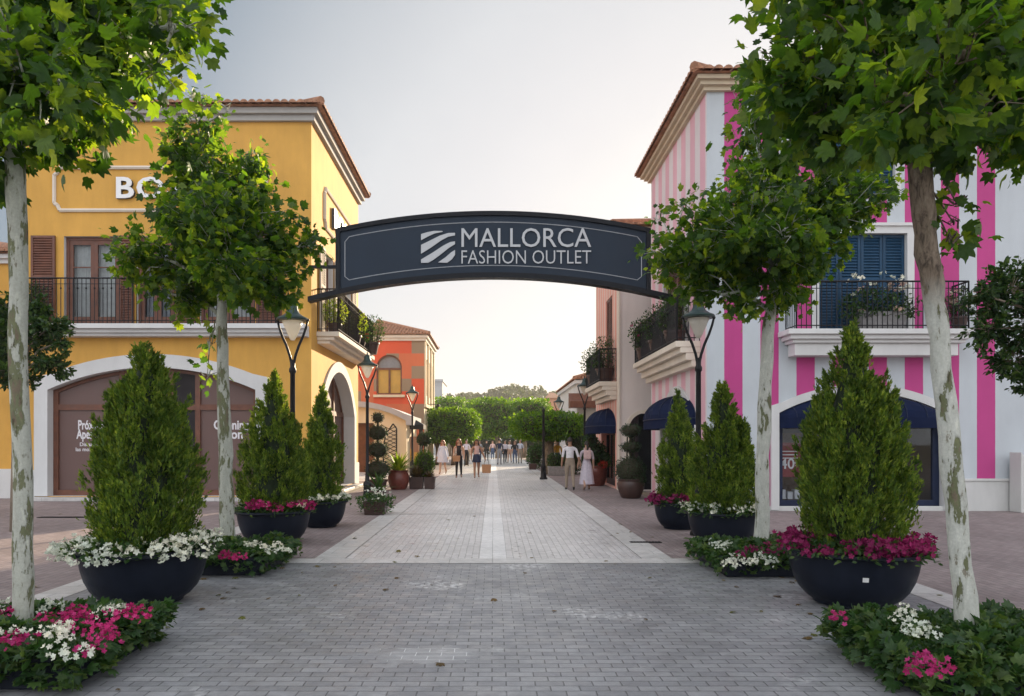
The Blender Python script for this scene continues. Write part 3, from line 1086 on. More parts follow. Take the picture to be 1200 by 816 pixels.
# ================================================================== PINK STRIPED BUILDING
PS = 17.4 / FPX
def PX(px): return (px - 578) * PS
def PZ(py): return CAM_H + (516 - py) * PS
fp = lambda u, z, n: (u, 17.4 - n, z)
fps = lambda u, z, n: (5.12 - n, u, z)
pb = thing('shop_building', 'white two-storey shop painted with broad magenta stripes and blue shutters', 'building', (5.12, 17.4, 0))
pink = (.50, .060, .235)
pale = (.52, .56, .59)
M['stripe_front'] = striped('magenta stripe render', 0, PX(849) - 5.12, .866, .508, pink, pale, PX(845) - 5.12, PX(1168) - 5.12)
M['stripe_side_lit'] = striped('sunlit pink stripe render', 1, .12, .90, .5, (.74, .42, .48), (.73, .65, .65), .1, 20)  # side stripes paler and warmer than the front, light painted into the colour
PARCH = op_(PX(912), PX(1105), .03, PZ(484), PZ(460))
PWIN = op_(PX(959), PX(1062), 4.30, PZ(274))
PWIN2 = op_(PX(972), PX(1048), PZ(232), PZ(152))
PSARCH = op_(18.5, 22.0, .03, 1.9, 2.95)
PSWIN = op_(19.3, 21.6, 4.2, 6.6)
mb = MB()
rv = []
wall(mb, fp, 5.12, 17.5, 0, 10.1, [PARCH, PWIN, PWIN2], .25, rv)
for q in rv:
    q.build('reveal', M['trim'], pb, fix=False)
mb.poly((17.5, 17.4, 0), (17.5, 23.5, 0), (17.5, 23.5, 10.1), (17.5, 17.4, 10.1))
mb.poly((5.12, 23.5, 0), (17.5, 23.5, 0), (17.5, 23.5, 10.1), (5.12, 23.5, 10.1))
mb.build('wall', M['stripe_front'], pb, fix=False)
mb = MB()
wall(mb, fps, 17.4, 23.5, 0, 10.1, [PSARCH, PSWIN], .3)
mb.build('side_wall', M['stripe_side_lit'], pb, fix=False)
mb = MB(); mb.fbox(fp, 5.10, PX(1110) - .05, 0, .12, 0, .03); mb.build('plinth', M['white_render'], pb, bevel=.012)
mb = MB(); mb.fbox(fp, PX(1116), 17.5, 0, .72, 0, .06); mb.build('plinth', M['white_render'], pb, bevel=.012)
mb = MB(); mb.fbox(fp, PX(1116), 17.5, .72, .78, 0, .09); mb.build('plinth', M['white_render'], pb, bevel=.012)
mb = MB(); mb.fbox(fps, 17.34, 18.1, 0, .5, 0, .04); mb.build('plinth', M['white_render'], pb, bevel=.012)
mb = MB()
mb.prism(fp, [(PX(1179), 0), (16, 0), (16, .55), (PX(1202), .95), (PX(1179), 1.42)], .10, .5)
mb.build('ramp_parapet', M['white_render'], pb, bevel=.02)
for fr, op, wd, pr in ((fp, PARCH, .19, .07), (fps, PSARCH, .25, .05)):
    mb = MB()
    arch_trim(mb, fr, op, wd, 0, pr)
    mb.build('arch_surround', M['trim'], pb)
for op, wd in ((PWIN, .17), (PWIN2, .14)):
    mb = MB()
    arch_trim(mb, fp, op, wd, 0, .05)
    mb.fbox(fp, op['u0'] - wd, op['u1'] + wd, op['zs'] + wd, op['zs'] + wd + .07, 0, .10)
    mb.build('window_surround', M['trim'], pb)
mb = MB()
arch_trim(mb, fps, PSWIN, .14, 0, .05)
mb.build('window_surround', M['trim'], pb)
cornice(pb, 5.12, 17.5, 17.4, 23.5, 10.05, 10.34, M['soffit'], 3, .30)
roof(pb, 5.12, 17.5, 17.4, 23.5, 10.35, over=.42)
for op, k in ((PWIN, 4), (PWIN2, 2)):
    wdt = (op['u1'] - op['u0']) / k
    for i in range(k):
        shutter(pb, fp, op['u0'] + i * wdt + .006, op['u0'] + (i + 1) * wdt - .006, op['z0'], op['zs'] - .01, -.12, M['blue_shutter'])
for i in range(4):
    wdt = (PSWIN['u1'] - PSWIN['u0']) / 4
    shutter(pb, fps, PSWIN['u0'] + i * wdt + .006, PSWIN['u0'] + (i + 1) * wdt - .006, PSWIN['z0'], PSWIN['zs'] - .01, -.12, M['brown_wood'])
# front balcony
mb = MB()
mb.fbox(fp, PX(923), PX(1110), PZ(419), PZ(405) - .001, 0, .42)
for a, b, e in ((405, 401, .50), (401, 396, .58), (396, 390, .66)):
    mb.fbox(fp, PX(923) - (e - .42), PX(1112) + (e - .42), PZ(a), PZ(b) - .001, 0, e)
bal3 = mb.build('balcony', M['trim'], pb, bevel=.012)
railing(bal3, [(PX(921), 17.4, 0), (PX(921), 16.8, 0), (PX(1116), 16.8, 0), (PX(1116), 17.4, 0)], PZ(390), 1.10, M['iron'], knots=False)
# side balcony
mb = MB()
for e, a, b in ((.22, 3.52, 3.68), (.36, 3.68, 3.86), (.50, 3.86, 4.0), (.62, 4.0, 4.15)):
    mb.fbox(fps, 17.95 - .10 * e + .0, 23.3 + .10 * e, a, b - .001, 0, e)
bal4 = mb.build('balcony', M['trim_warm'], pb, bevel=.012)
railing(bal4, [(5.12, 17.98, 0), (4.56, 17.98, 0), (4.56, 23.3, 0), (5.12, 23.3, 0)], 4.16, 1.12, M['iron'])
# shop window on the front with fittings behind it
def storefront(parent, fr, op, n, mat, mullions, zbar=None, lower=.22):
    mb = MB()
    s = .16
    mb.fbox(fr, op['u0'] + .003, op['u0'] + s, op['z0'], op['zs'], n, n + .08)
    mb.fbox(fr, op['u1'] - s, op['u1'] - .003, op['z0'], op['zs'], n, n + .08)
    mb.fbox(fr, op['u0'] + s, op['u1'] - s, op['z0'], op['z0'] + lower, n + .001, n + .079)
    for u in mullions:
        mb.fbox(fr, u - .035, u + .035, op['z0'] + lower, op['zs'], n + .002, n + .07)
    if zbar:
        mb.fbox(fr, op['u0'] + s, op['u1'] - s, zbar, zbar + .07, n + .002, n + .072)
    o = mb.build('shopfront', mat, parent)
    mb = MB()
    k = arch_outline(dict(op, u0=op['u0'] + .01, u1=op['u1'] - .01))
    mb.poly(*[fr(u, z, n + .04) for u, z in k])
    mb.build('pane', M['glass'], o, fix=False)
    return o
sf = storefront(pb, fp, PARCH, -.22, M['navy'], (PX(947), PX(1066), PX(1009)), None)
mb = MB()  # room behind the glass
a, b = PARCH['u0'] - .3, PARCH['u1'] + .3
for q in (((a, 17.66), (a, 20.4)), ((a, 20.4), (b, 20.4)), ((b, 20.4), (b, 17.66))):
    (x0, y0), (x1, y1) = q
    mb.poly((x0, y0, .02), (x1, y1, .02), (x1, y1, 3.2), (x0, y0, 3.2))
mb.poly((a, 17.66, 3.2), (b, 17.66, 3.2), (b, 20.4, 3.2), (a, 20.4, 3.2))
mb.poly((a, 17.66, .02), (b, 17.66, .02), (b, 20.4, .02), (a, 20.4, .02))
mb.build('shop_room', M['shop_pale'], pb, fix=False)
mb = MB()
for u0, u1, z1, y in ((PX(955), PX(985), 1.9, 19.6), (PX(1075), PX(1084), 2.1, 18.6), (PX(1020), PX(1062), 1.2, 19.2), (PX(1086), PX(1098), 1.9, 18.9)):
    mb = MB()
    mb.box(u0, u1, y, y + .4, .03, z1)
    for q in range(4):
        mb.box(u0 - .03, u1 + .03, y - .06, y + .4, .4 + q * (z1 - .4) / 4, .44 + q * (z1 - .4) / 4)
    mb.build('display_shelf', M['shop_wood'], pb)
for i in range(4):
    mb = MB()
    mb.box(PX(918 + i * 8.5), PX(924 + i * 8.5), 18.0, 18.2, .24, .42 + .05 * (i % 2))
    mb.build('display_box', M['poster_text'], pb)
# red sale poster inside the shop window
pt = thing('sale_poster', 'red sale poster with 40 in pale figures in the navy framed shop window', 'poster', (PX(931), 17.75, 1.1))
mb = MB(); mb.box(PX(918), PX(945), 17.73, 17.75, PZ(560), PZ(519)); mb.build('sheet', M['red_poster'], pt)
mb = MB()
fpo = lambda u, z, n: (u, 17.73 - n, z)
text_mesh(mb, '40', fpo, PX(929), PZ(550), .36, .002, .002, .004)
text_mesh(mb, '%', fpo, PX(940), PZ(547), .15, .002, .002, .002)
for i in range(3):
    mb.fbox(fpo, PX(921), PX(942), PZ(530 + i * 4), PZ(528.8 + i * 4), .002, .005)
mb.build('lettering', M['poster_text'], pt, fix=False)
# flat navy awning inside the arch
mb = MB()
pts = arch_outline(dict(PARCH, z0=PZ(502), u0=PARCH['u0'] + .01, u1=PARCH['u1'] - .01, zt=PARCH['zt'] - .01, zs=PARCH['zs'] - .01))
top = [(u, z) for u, z in pts[1:-1]]
k = len(top)
zb_ = PZ(490)
rows = [[fp(u, z, -.02) for u, z in top]]
for q in (.25, .5, .75, 1.0):
    rows.append([fp(u, z + (zb_ - z) * q ** 1.5, -.02 + .50 * math.sin(q * PI / 2) * (1 - ((u - (PARCH['u0'] + PARCH['u1']) / 2) / ((PARCH['u1'] - PARCH['u0']) / 2)) ** 6 * .9)) for u, z in top])
rows.append([(x, y, PZ(502)) for x, y, z in rows[-1]])
V = [p for r in rows for p in r]
mb.add(V, [(j * k + i, j * k + i + 1, (j + 1) * k + i + 1, (j + 1) * k + i) for j in range(5) for i in range(k - 1)])
aw = mb.build('awning', M['awning'], pb, fix=False)
mb = MB()
for i in range(2, k - 2, 3):
    mb.tube([Vector(r[i]) + Vector((0, -.012, .008)) for r in rows[:5]], .011, 5)
mb.build('awning_rib', M['navy'], aw)

def dome_awning(parent, fr, u0, u1, zt, zb, out, val=.26):
    """quarter-dome canvas awning on a wall, with ribs and a straight valance"""
    mb = MB()
    c, a = (u0 + u1) / 2, (u1 - u0) / 2
    ns, nt_ = 18, 8
    pts = []
    for j in range(nt_ + 1):
        ph = PI / 2 * j / nt_
        for i in range(ns + 1):
            th = PI * i / ns
            # ribs stand proud of the sagging canvas
            k = 1 - .022 * abs(math.sin(th * 4.5))
            pts.append(fr(c - a * math.cos(th) * math.sin(ph) * (1 if j == nt_ else k), zb + (zt - zb) * math.cos(ph) * k, out * math.sin(th) ** .8 * math.sin(ph) * k + .01))
    W = ns + 1
    for i in range(ns + 1):
        th = PI * i / ns
        pts.append(fr(c - a * math.cos(th), zb - val, out * math.sin(th) ** .8 + .012))
    mb.add(pts, [(j * W + i, j * W + i + 1, (j + 1) * W + i + 1, (j + 1) * W + i) for j in range(nt_ + 1) for i in range(ns)])
    o = mb.build('awning', M['awning'], parent, smooth=False, fix=False)
    mb = MB()
    for i in range(0, ns + 1, 2):
        th = PI * i / ns
        mb.tube([fr(c - a * math.cos(th) * math.sin(PI / 2 * j / 8), zb + (zt - zb) * math.cos(PI / 2 * j / 8), out * math.sin(th) ** .8 * math.sin(PI / 2 * j / 8) + .012) for j in range(9)], .012, 5)
    mb.tube([fr(c - a * math.cos(PI * i / ns), zb, out * math.sin(PI * i / ns) ** .8 + .016) for i in range(ns + 1)], .014, 5)
    mb.build('awning_rib', M['navy'], o)
    return o

dome_awning(pb, fps, 18.3, 22.1, 2.92, 2.26, .82)
storefront(pb, fps, PSARCH, -.28, M['iron'], (19.7, 20.9), 1.95)
mb = MB()
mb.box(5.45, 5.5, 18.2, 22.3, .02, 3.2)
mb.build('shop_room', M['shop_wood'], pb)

# ================================================================== CREAM BUILDING BEHIND IT
CY = 24.3
fc = lambda u, z, n: (u, CY - n, z)
fcs = lambda u, z, n: (4.25 - n, u, z)
cb_ = thing('shop_building', 'cream shop with pale arch and tall shutters between pink shop and far street', 'building', (4.25, CY, 0))
CARCH = op_(4.55, 5.6, .03, 2.05, 2.6)
CSA = op_(25.3, 28.5, .03, 1.9, 2.9)
CSW = op_(25.9, 27.3, 4.0, 6.9)
mb = MB()
wall(mb, fc, 4.25, 12, 0, 8.6, [CARCH], .3)
mb.poly((12, CY, 0), (12, 30, 0), (12, 30, 8.6), (12, CY, 8.6))
mb.poly((4.25, 30, 0), (12, 30, 0), (12, 30, 8.6), (4.25, 30, 8.6))
mb.build('wall', M['beige'], cb_, fix=False)
M['stripe_warm'] = striped('salmon stripe render', 1, .2, .55, .5, (.78, .36, .28), (.78, .56, .48), .35, 20)
mb = MB()
wall(mb, fcs, CY, 30, 0, 8.6, [CSA, CSW], .3)
mb.build('side_wall', M['stripe_warm'], cb_, fix=False)
mb = MB()
arch_trim(mb, fc, CARCH, .12, 0, .04)
mb.fbox(fcs, CY - .05, CY + .32, 0, 8.55, 0, .05)
mb.build('arch_surround', M['trim_warm'], cb_)
mb = MB(); mb.fbox(fc, 4.2, 4.55 - .125, 0, .7, 0, .06); mb.build('plinth', M['trim'], cb_, bevel=.01)
cornice(cb_, 4.25, 12, CY, 30, 8.55, 8.78, M['soffit'], 2, .25)
roof(cb_, 4.25, 12, CY, 30, 8.79, over=.32)
for i in range(2):
    shutter(cb_, fcs, 25.92 + i * .68, 25.92 + i * .68 + .66, 4.0, 6.88, -.08, M['brown_wood'])
mb = MB()
for e, a, b in ((.22, 3.1, 3.25), (.36, 3.25, 3.42), (.50, 3.42, 3.56), (.62, 3.56, 3.72)):
    mb.fbox(fcs, 25.0 - .12 * e, 28.6 + .12 * e, a, b - .001, 0, e)
bal5 = mb.build('balcony', M['trim_warm'], cb_, bevel=.012)
railing(bal5, [(4.25, 25.02, 0), (3.68, 25.02, 0), (3.68, 28.6, 0), (4.25, 28.6, 0)], 3.73, 1.12, M['iron'])
dome_awning(cb_, fcs, 25.1, 28.7, 2.85, 2.2, .80)
storefront(cb_, fcs, CSA, -.28, M['iron'], (26.3, 27.5), 1.95)
storefront(cb_, fc, CARCH, -.28, M['iron'], (), 2.0)
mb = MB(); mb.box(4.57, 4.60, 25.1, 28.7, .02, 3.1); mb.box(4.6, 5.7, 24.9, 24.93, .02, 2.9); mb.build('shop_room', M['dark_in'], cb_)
# unseen blocks added behind the shop to shade the street, gap for a sun streak
for y0, y1 in ((33.5, 43.5), (44.5, 50.6)):
    mb = MB()
    mb.box(7.3, 13, y0, y1, 0, 9.6)
    mb.build('sun_blocker', M['beige'], cb_)
mb = MB()
mb.box(7.3, 13, 30.0, 33.45, 0, 6)
mb.build('sun_blocker', M['beige'], cb_)

# ================================================================== LEFT: PORTICO, KIOSK, ORANGE BUILDING
fo = lambda u, z, n: (u, 46 - n, z)
fos = lambda u, z, n: (-4.38 + n, u, z)
ob = thing('shop_building', 'red and olive patchwork shop with arched upper window beyond the yellow shop', 'building', (-4.38, 46, 0))
OW = op_(-7.41, -5.79, 4.60, 6.35, 7.12)
OSA = op_(47.6, 52.0, .03, 2.6, 3.7)
mb = MB()
wall(mb, fo, -12, -4.38, 0, 8.05, [OW], .25)
mb.build('wall', M['patch'], ob, fix=False)
mb = MB()
osw = [op_(47.3 + 2.0 * i, 48.2 + 2.0 * i, 4.6, 7.0) for i in range(3)]
wall(mb, fos, 46, 53, 0, 8.05, [OSA] + osw, .3)
mb.poly((-12, 53, 0), (-4.38, 53, 0), (-4.38, 53, 8.05), (-12, 53, 8.05))
mb.build('side_wall', M['cream'], ob, fix=False)
mb = MB()
for op in osw:
    arch_fill(mb, fos, op, -.3, -.26)
mb.build('window_panel', M['terracotta_wall'], ob)
mb = MB()
for i in range(4):
    mb.fbox(fos, 46.05 + 2.2 * i, 46.4 + 2.2 * i, 3.9, 8.04, 0, .10)
mb.fbox(fos, 46, 53, 3.8, 4.0, 0, .14)
arch_trim(mb, fos, OSA, .3, 0, .08)
mb.fbox(fo, -7.6, -5.6, 4.42, 4.58, 0, .14)
mb.build('pilaster', M['cream'], ob, bevel=.01)
mb = MB(); arch_fill(mb, fos, OSA, -.3, -.27); mb.build('door', M['brown_wood'], ob)
mb = MB()
arch_trim(mb, fo, dict(OW, u0=OW['u0'] + .1, u1=OW['u1'] - .1, z0=OW['z0'] + .09, zs=OW['zs'] - .03, zt=OW['zt'] - .1), .1, -.2, -.1)
mb.fbox(fo, OW['u0'] + .02, OW['u1'] - .02, 6.18, 6.30, -.19, -.11)
mb.fbox(fo, -6.66, -6.54, 4.68, 6.18, -.19, -.11)
mb.fbox(fo, OW['u0'] + .1, OW['u1'] - .1, 4.6, 4.70, -.19, -.11)
win = mb.build('window', M['brown_wood'], ob)
mb = MB(); k = arch_outline(dict(OW, u0=OW['u0'] + .05, u1=OW['u1'] - .05)); mb.poly(*[fo(u, z, -.15) for u, z in k]); mb.build('pane', M['glass'], win, fix=False)
M['amber'] = plain('amber blind', (.78, .44, .10), .7, var=.08, scale=3)
mb = MB(); arch_fill(mb, fo, dict(OW, zt=6.2, zs=6.19), -.24, -.21); mb.build('blind', M['amber'], win)
mb = MB(); mb.fbox(fo, OW['u0'], OW['u1'], 6.2, 7.3, -.24, -.22); mb.build('fanlight', M['curtain_blue'], win)
cornice(ob, -12, -4.38, 46, 53, 8.0, 8.35, M['trim_warm'], 2, .25)
roof(ob, -12, -4.38, 46, 53, 8.36, over=.35, slope=.36)
mb = MB()
mb.tube([fos(48.5, 4.1, .05), fos(48.5, 4.1, .75)], .03, 6)
mb.ball(fos(48.5, 3.95, .7), .16, 8, 6)
mb.build('lantern', M['iron'], ob)

# low portico with a curved top
fq = lambda u, z, n: (u, 38 - n, z)
pq = thing('portico', 'low cream shop front with curved grey coping under the red patchwork wall', 'building', (-6.5, 38, 0))
PQ = op_(-10.0, -4.55, 0, 2.72, 3.45)
DQ = op_(-7.35, -6.25, .02, 2.6)
mb = MB()
us = sorted(set(arch_us(PQ) + [DQ['u0'], DQ['u1']]))
for a, b in zip(us[:-1], us[1:]):
    lo = DQ['zs'] if DQ['u0'] < (a + b) / 2 < DQ['u1'] else 0
    mb.poly(fq(a, lo, 0), fq(b, lo, 0), fq(b, arch_z(PQ, b), 0), fq(a, arch_z(PQ, a), 0))
for u in (DQ['u0'], DQ['u1']):
    mb.poly(fq(u, 0, 0), fq(u, 2.6, 0), fq(u, 2.6, -.4), fq(u, 0, -.4))
mb.poly((-4.55, 38, 0), (-4.55, 43, 0), (-4.55, 43, 2.72), (-4.55, 38, 2.72))
mb.build('wall', M['cream'], pq, fix=False)
mb = MB(); arch_trim(mb, fq, dict(PQ, z0=2.5), .28, -5, .25); mb.build('coping', M['grey_tower'], pq)
mb = MB(); mb.fbox(fq, DQ['u0'], DQ['u1'], .01, 2.6, -.42, -.38)
for u in (DQ['u0'] + .02, -6.8, DQ['u1'] - .12):
    mb.fbox(fq, u, u + .1, .01, 2.6, -.37, -.30)
mb.build('door', M['brown_wood'], pq)

tl = thing('trellis', 'pointed dark lattice panel against the cream wall beyond the yellow shop', 'trellis', (-5.35, 37.6, 0))
mb = MB()
ft = lambda u, z, n: (-5.35 + u, 37.6 - n, z)
outl = [(-.34, .0), (-.36, 1.2), (-.22, 2.0), (.16, 2.55), (.34, 2.3), (.34, 0)]
for a, b in zip(outl, outl[1:] + outl[:1]):
    mb.tube([ft(*a, 0), ft(*b, 0)], .035, 6)
for i in range(11):
    z = .1 + i * .2
    mb.tube([ft(-.32, z, .02), ft(.32, z + .32, .02)], .018, 4)
    mb.tube([ft(-.32, z + .32, -.02), ft(.32, z, -.02)], .018, 4)
mb.build('lattice', M['iron'], tl)

kk = thing('kiosk', 'dark glazed display kiosk with small peaked roof before the red patchwork shop', 'kiosk', (-4.5, 40.2, 0))
mb = MB()
for x in (-5.05, -4.0):
    for y in (39.7, 40.7):
        mb.box(x - .05, x + .05, y - .05, y + .05, 0, 2.35)
mb.box(-5.1, -3.95, 39.65, 40.75, 0, .5)
mb.build('frame', M['iron'], kk)
mb = MB()
mb.add([(-5.25, 39.5, 2.3), (-3.8, 39.5, 2.3), (-3.8, 40.9, 2.3), (-5.25, 40.9, 2.3), (-5.25, 39.5, 2.55), (-3.8, 39.5, 2.55), (-3.8, 40.9, 2.55), (-5.25, 40.9, 2.55), (-4.5, 40.2, 2.95)],
       [(3, 2, 1, 0), (0, 1, 5, 4), (1, 2, 6, 5), (2, 3, 7, 6), (3, 0, 4, 7), (4, 5, 8), (5, 6, 8), (6, 7, 8), (7, 4, 8)])
mb.build('canopy', M['iron'], kk)
mb = MB(); mb.box(-4.97, -4.08, 39.8, 40.6, .5, 1.9)
mb.build('display', M['terracotta_wall'], kk)
mb = MB()
for x in (-4.85, -4.55, -4.25):
    mb.box(x - .1, x + .1, 39.70, 39.79, .55, 1.2 + .3 * math.sin(x * 9))
mb.build('goods', M['amber'], kk, bevel=.02)

tw = thing('tower', 'plain grey concrete stair tower beyond the red patchwork shop', 'tower', (-6.3, 84, 0))
mb = MB()
mb.box(-7.9, -5.9, 84, 92, 0, 8.5)
mb.box(-8.0, -5.8, 83.9, 92.1, 8.5, 8.75)
for i in range(7):
    mb.box(-7.8 + i * .28, -7.68 + i * .28, 83.95, 83.99, 8.05, 8.35)
mb.build('wall', M['grey_tower'], tw)

# ================================================================== FAR RIGHT BUILDINGS
fb = thing('shop_building', 'small white shop with dark brown awning far down on the right side', 'building', (5.5, 38, 0))
mb = MB()
ff = lambda u, z, n: (u, 41 - n, z)
wall(mb, ff, 4.75, 12, 0, 4.9, [op_(5.0, 5.9, 0, 2.3)], .2)
mb.poly((4.75, 41, 0), (4.75, 52, 0), (4.75, 52, 4.9), (4.75, 41, 4.9))
mb.poly((4.75, 52, 0), (12, 52, 0), (12, 52, 4.9), (4.75, 52, 4.9))
mb.build('wall', M['white_render'], fb, fix=False)
mb = MB(); mb.box(4.6, 12.1, 40.85, 52.1, 4.9, 5.1); mb.build('cornice', M['trim'], fb)
roof(fb, 4.75, 7.2, 41, 52, 5.11, over=.2)
mb = MB()
mb.add([(4.25, 40.98, 4.35), (5.9, 40.98, 4.35), (4.25, 39.9, 3.85), (5.9, 39.9, 3.85), (4.25, 39.9, 3.5), (5.9, 39.9, 3.5), (4.25, 40.98, 3.5), (5.9, 40.98, 3.5)],
       [(0, 1, 3, 2), (2, 3, 5, 4), (0, 2, 4, 6), (1, 7, 5, 3), (4, 5, 7, 6)])
mb.build('awning', M['brown_wood'], fb)
mb = MB(); mb.fbox(ff, 5.0, 5.9, .01, 2.3, -.22, -.19); mb.build('door', M['navy'], fb)

def far_house(label, x0, x1, y, h, wallm, roofm, dep=8, win=2):
    t = thing('house', label, 'building', ((x0 + x1) / 2, y, 0))
    fr = lambda u, z, n: (u, y - n, z)
    ops = []
    wd = (x1 - x0) / win
    for i in range(win):
        c = x0 + (i + .5) * wd
        ops.append(op_(c - wd * .18, c + wd * .18, h * .60, h * .60 + 1.3))
    mb = MB()
    wall(mb, fr, x0, x1, 0, h, ops, .2)
    for q in (((x1, y), (x1, y + dep)), ((x1, y + dep), (x0, y + dep)), ((x0, y + dep), (x0, y))):
        (a, b), (c, d_) = q
        mb.poly((a, b, 0), (c, d_, 0), (c, d_, h), (a, b, h))
    mb.build('wall', wallm, t, fix=False)
    for o in ops:
        mb = MB(); mb.fbox(fr, o['u0'], o['u1'], o['z0'], o['zs'], -.22, -.18); mb.build('window', M['navy'], t)
    mb = MB()
    xm = (x0 + x1) / 2
    mb.add([(x0 - .3, y - .3, h), (x1 + .3, y - .3, h), (x1 + .3, y + dep + .3, h), (x0 - .3, y + dep + .3, h), (xm - .3, y + dep / 2, h + 1.0), (xm + .3, y + dep / 2, h + 1.0)],
           [(0, 1, 5, 4), (1, 2, 5), (2, 3, 4, 5), (3, 0, 4), (3, 2, 1, 0)])
    mb.build('roof', roofm, t)
far_house('terracotta orange house behind the clipped trees at far end of street', 7.4, 9.0, 98, 7.4, M['terracotta_wall'], M['tile'], win=1)
far_house('blue grey house beside the orange house at far end of street', 9.4, 13.2, 96, 7.3, M['bluegrey'], M['bluegrey'], win=3)
far_house('white house with grey roof behind the small white shop', 7.0, 11.0, 66, 5.4, M['white_render'], M['bluegrey'], win=3)
far_house('long low shop closing the far end of the street under the trees', -7, 7.0, 112, 4.2, M['grey_tower'], M['tile'], win=5)

# ================================================================== ENTRANCE ARCH SIGN
SY = 20.2
es = thing('entrance_sign', 'curved slate blue gateway sign with pale lettering spanning the street', 'sign', (0, SY, 5.6))
fs_ = lambda u, z, n: (u, SY - n, z)
RB = 20.0
cb0, ct0 = 6.25 - RB, 8.02 - RB
def arc_band(mb, z_in, z_out, u0, u1, n0, n1, k=48):
    # z_in / z_out: crown heights of the lower and upper edges (same radius)
    for i in range(k):
        a, b = u0 + (u1 - u0) * i / k, u0 + (u1 - u0) * (i + 1) / k
        f = lambda u, zc: zc - RB + math.sqrt(RB * RB - u * u)
        mb.prism(fs_, [(a, f(a, z_in)), (b, f(b, z_in)), (b, f(b, z_out)), (a, f(a, z_out))], n0, n1)
U = 4.30
mb = MB(); arc_band(mb, 6.32, 7.96, -U, U, -.10, .10); mb.build('panel', M['sign'], es)
mb = MB()
arc_band(mb, 6.20, 6.34, -5.13, 5.11, -.16, .16)
arc_band(mb, 7.92, 8.04, -U - .06, U + .06, -.16, .16)
f = lambda u, zc: zc - RB + math.sqrt(RB * RB - u * u)
for s in (-1, 1):
    mb.fbox(fs_, s * U - .06, s * U + .06, f(U, 6.3), f(U, 7.97), -.158, .158)
    mb.fbox(fs_, min(s * U, s * 5.12), max(s * U, s * 5.12), f(U, 6.95), f(U, 7.03), -.05, .05)
mb.build('frame', M['sign_edge'], es)
mb = MB()
ub = U - .19
k = 60
path = []
for i in range(k + 1):
    u = -ub + .12 + (2 * ub - .24) * i / k
    path.append((u, f(u, 7.74)))
path += [(ub, f(ub, 7.74) - .12), (ub, f(ub, 6.54) + .12)]
for i in range(k + 1):
    u = ub - .12 - (2 * ub - .24) * i / k
    path.append((u, f(u, 6.54)))
path += [(-ub, f(ub, 6.54) + .12), (-ub, f(ub, 7.74) - .12), path[0]]
mb.tube([fs_(u, z, .104) for u, z in path], .012, 4, cap=False)
mb.build('border', M['border_grey'], es, fix=False)
SS = SY / FPX
sx = lambda px: (px - 578) * SS
sz = lambda py: CAM_H + (516 - py) * SS
mb = MB()
text_mesh(mb, 'MALLORCA', fs_, sx(616.5), sz(291), (291 - 268) * SS / .727,   .115, .014, .0, width=(692 - 541) * SS)
text_mesh(mb, 'FASHION OUTLET', fs_, sx(616.5), sz(310.5), (310.5 - 294) * SS / .727, .115, .014, -.004, width=(692 - 541) * SS)
mb.build('lettering', M['letter'], es, fix=False)
# square emblem cut into four leaning waves
mb = MB()
ex0, ex1, ez0, ez1 = sx(494), sx(533.5), sz(309.5), sz(272.5)
W_, H_ = ex1 - ex0, ez1 - ez0
for poly in ([(0, .71), (.21, .83), (.40, .92), (.64, .975), (.62, 1), (.38, 1), (.18, .96), (0, .90)],
             [(0, .28), (.31, .49), (.59, .70), (.80, .82), (1, .86), (1, .94), (.80, .935), (.55, .85), (.27, .70), (0, .56)],
             [(0, 0), (.21, 0), (.36, .09), (.59, .27), (.82, .47), (1, .585), (1, .67), (.86, .65), (.65, .535), (.36, .33), (0, .10)],
             [(.50, .01), (.77, .0), (.91, .11), (1, .25), (1, .40), (.88, .32), (.72, .17)]):
    mb.prism(fs_, [(ex0 + u * W_, ez0 + z * H_) for u, z in poly], .115, .145)
mb.build('emblem', M['letter'], es)

# ================================================================== VEGETATION KIT
def leaves_obj(name, tmpl, pos, t, n, s, mat, parent=None, extra=None, loc=(0, 0, 0)):
    off = np.array(LOC[parent.name] if parent is not None else loc)
    V, T = scatter(tmpl[0], tmpl[1], np.asarray(pos) - off, np.asarray(t), np.asarray(n), s)
    me = array_mesh(name, V, T)
    return link_mesh(name, me, mat, parent, loc)


def rdirs(rng, n):
    return nrm(rng.normal(size=(n, 3)))


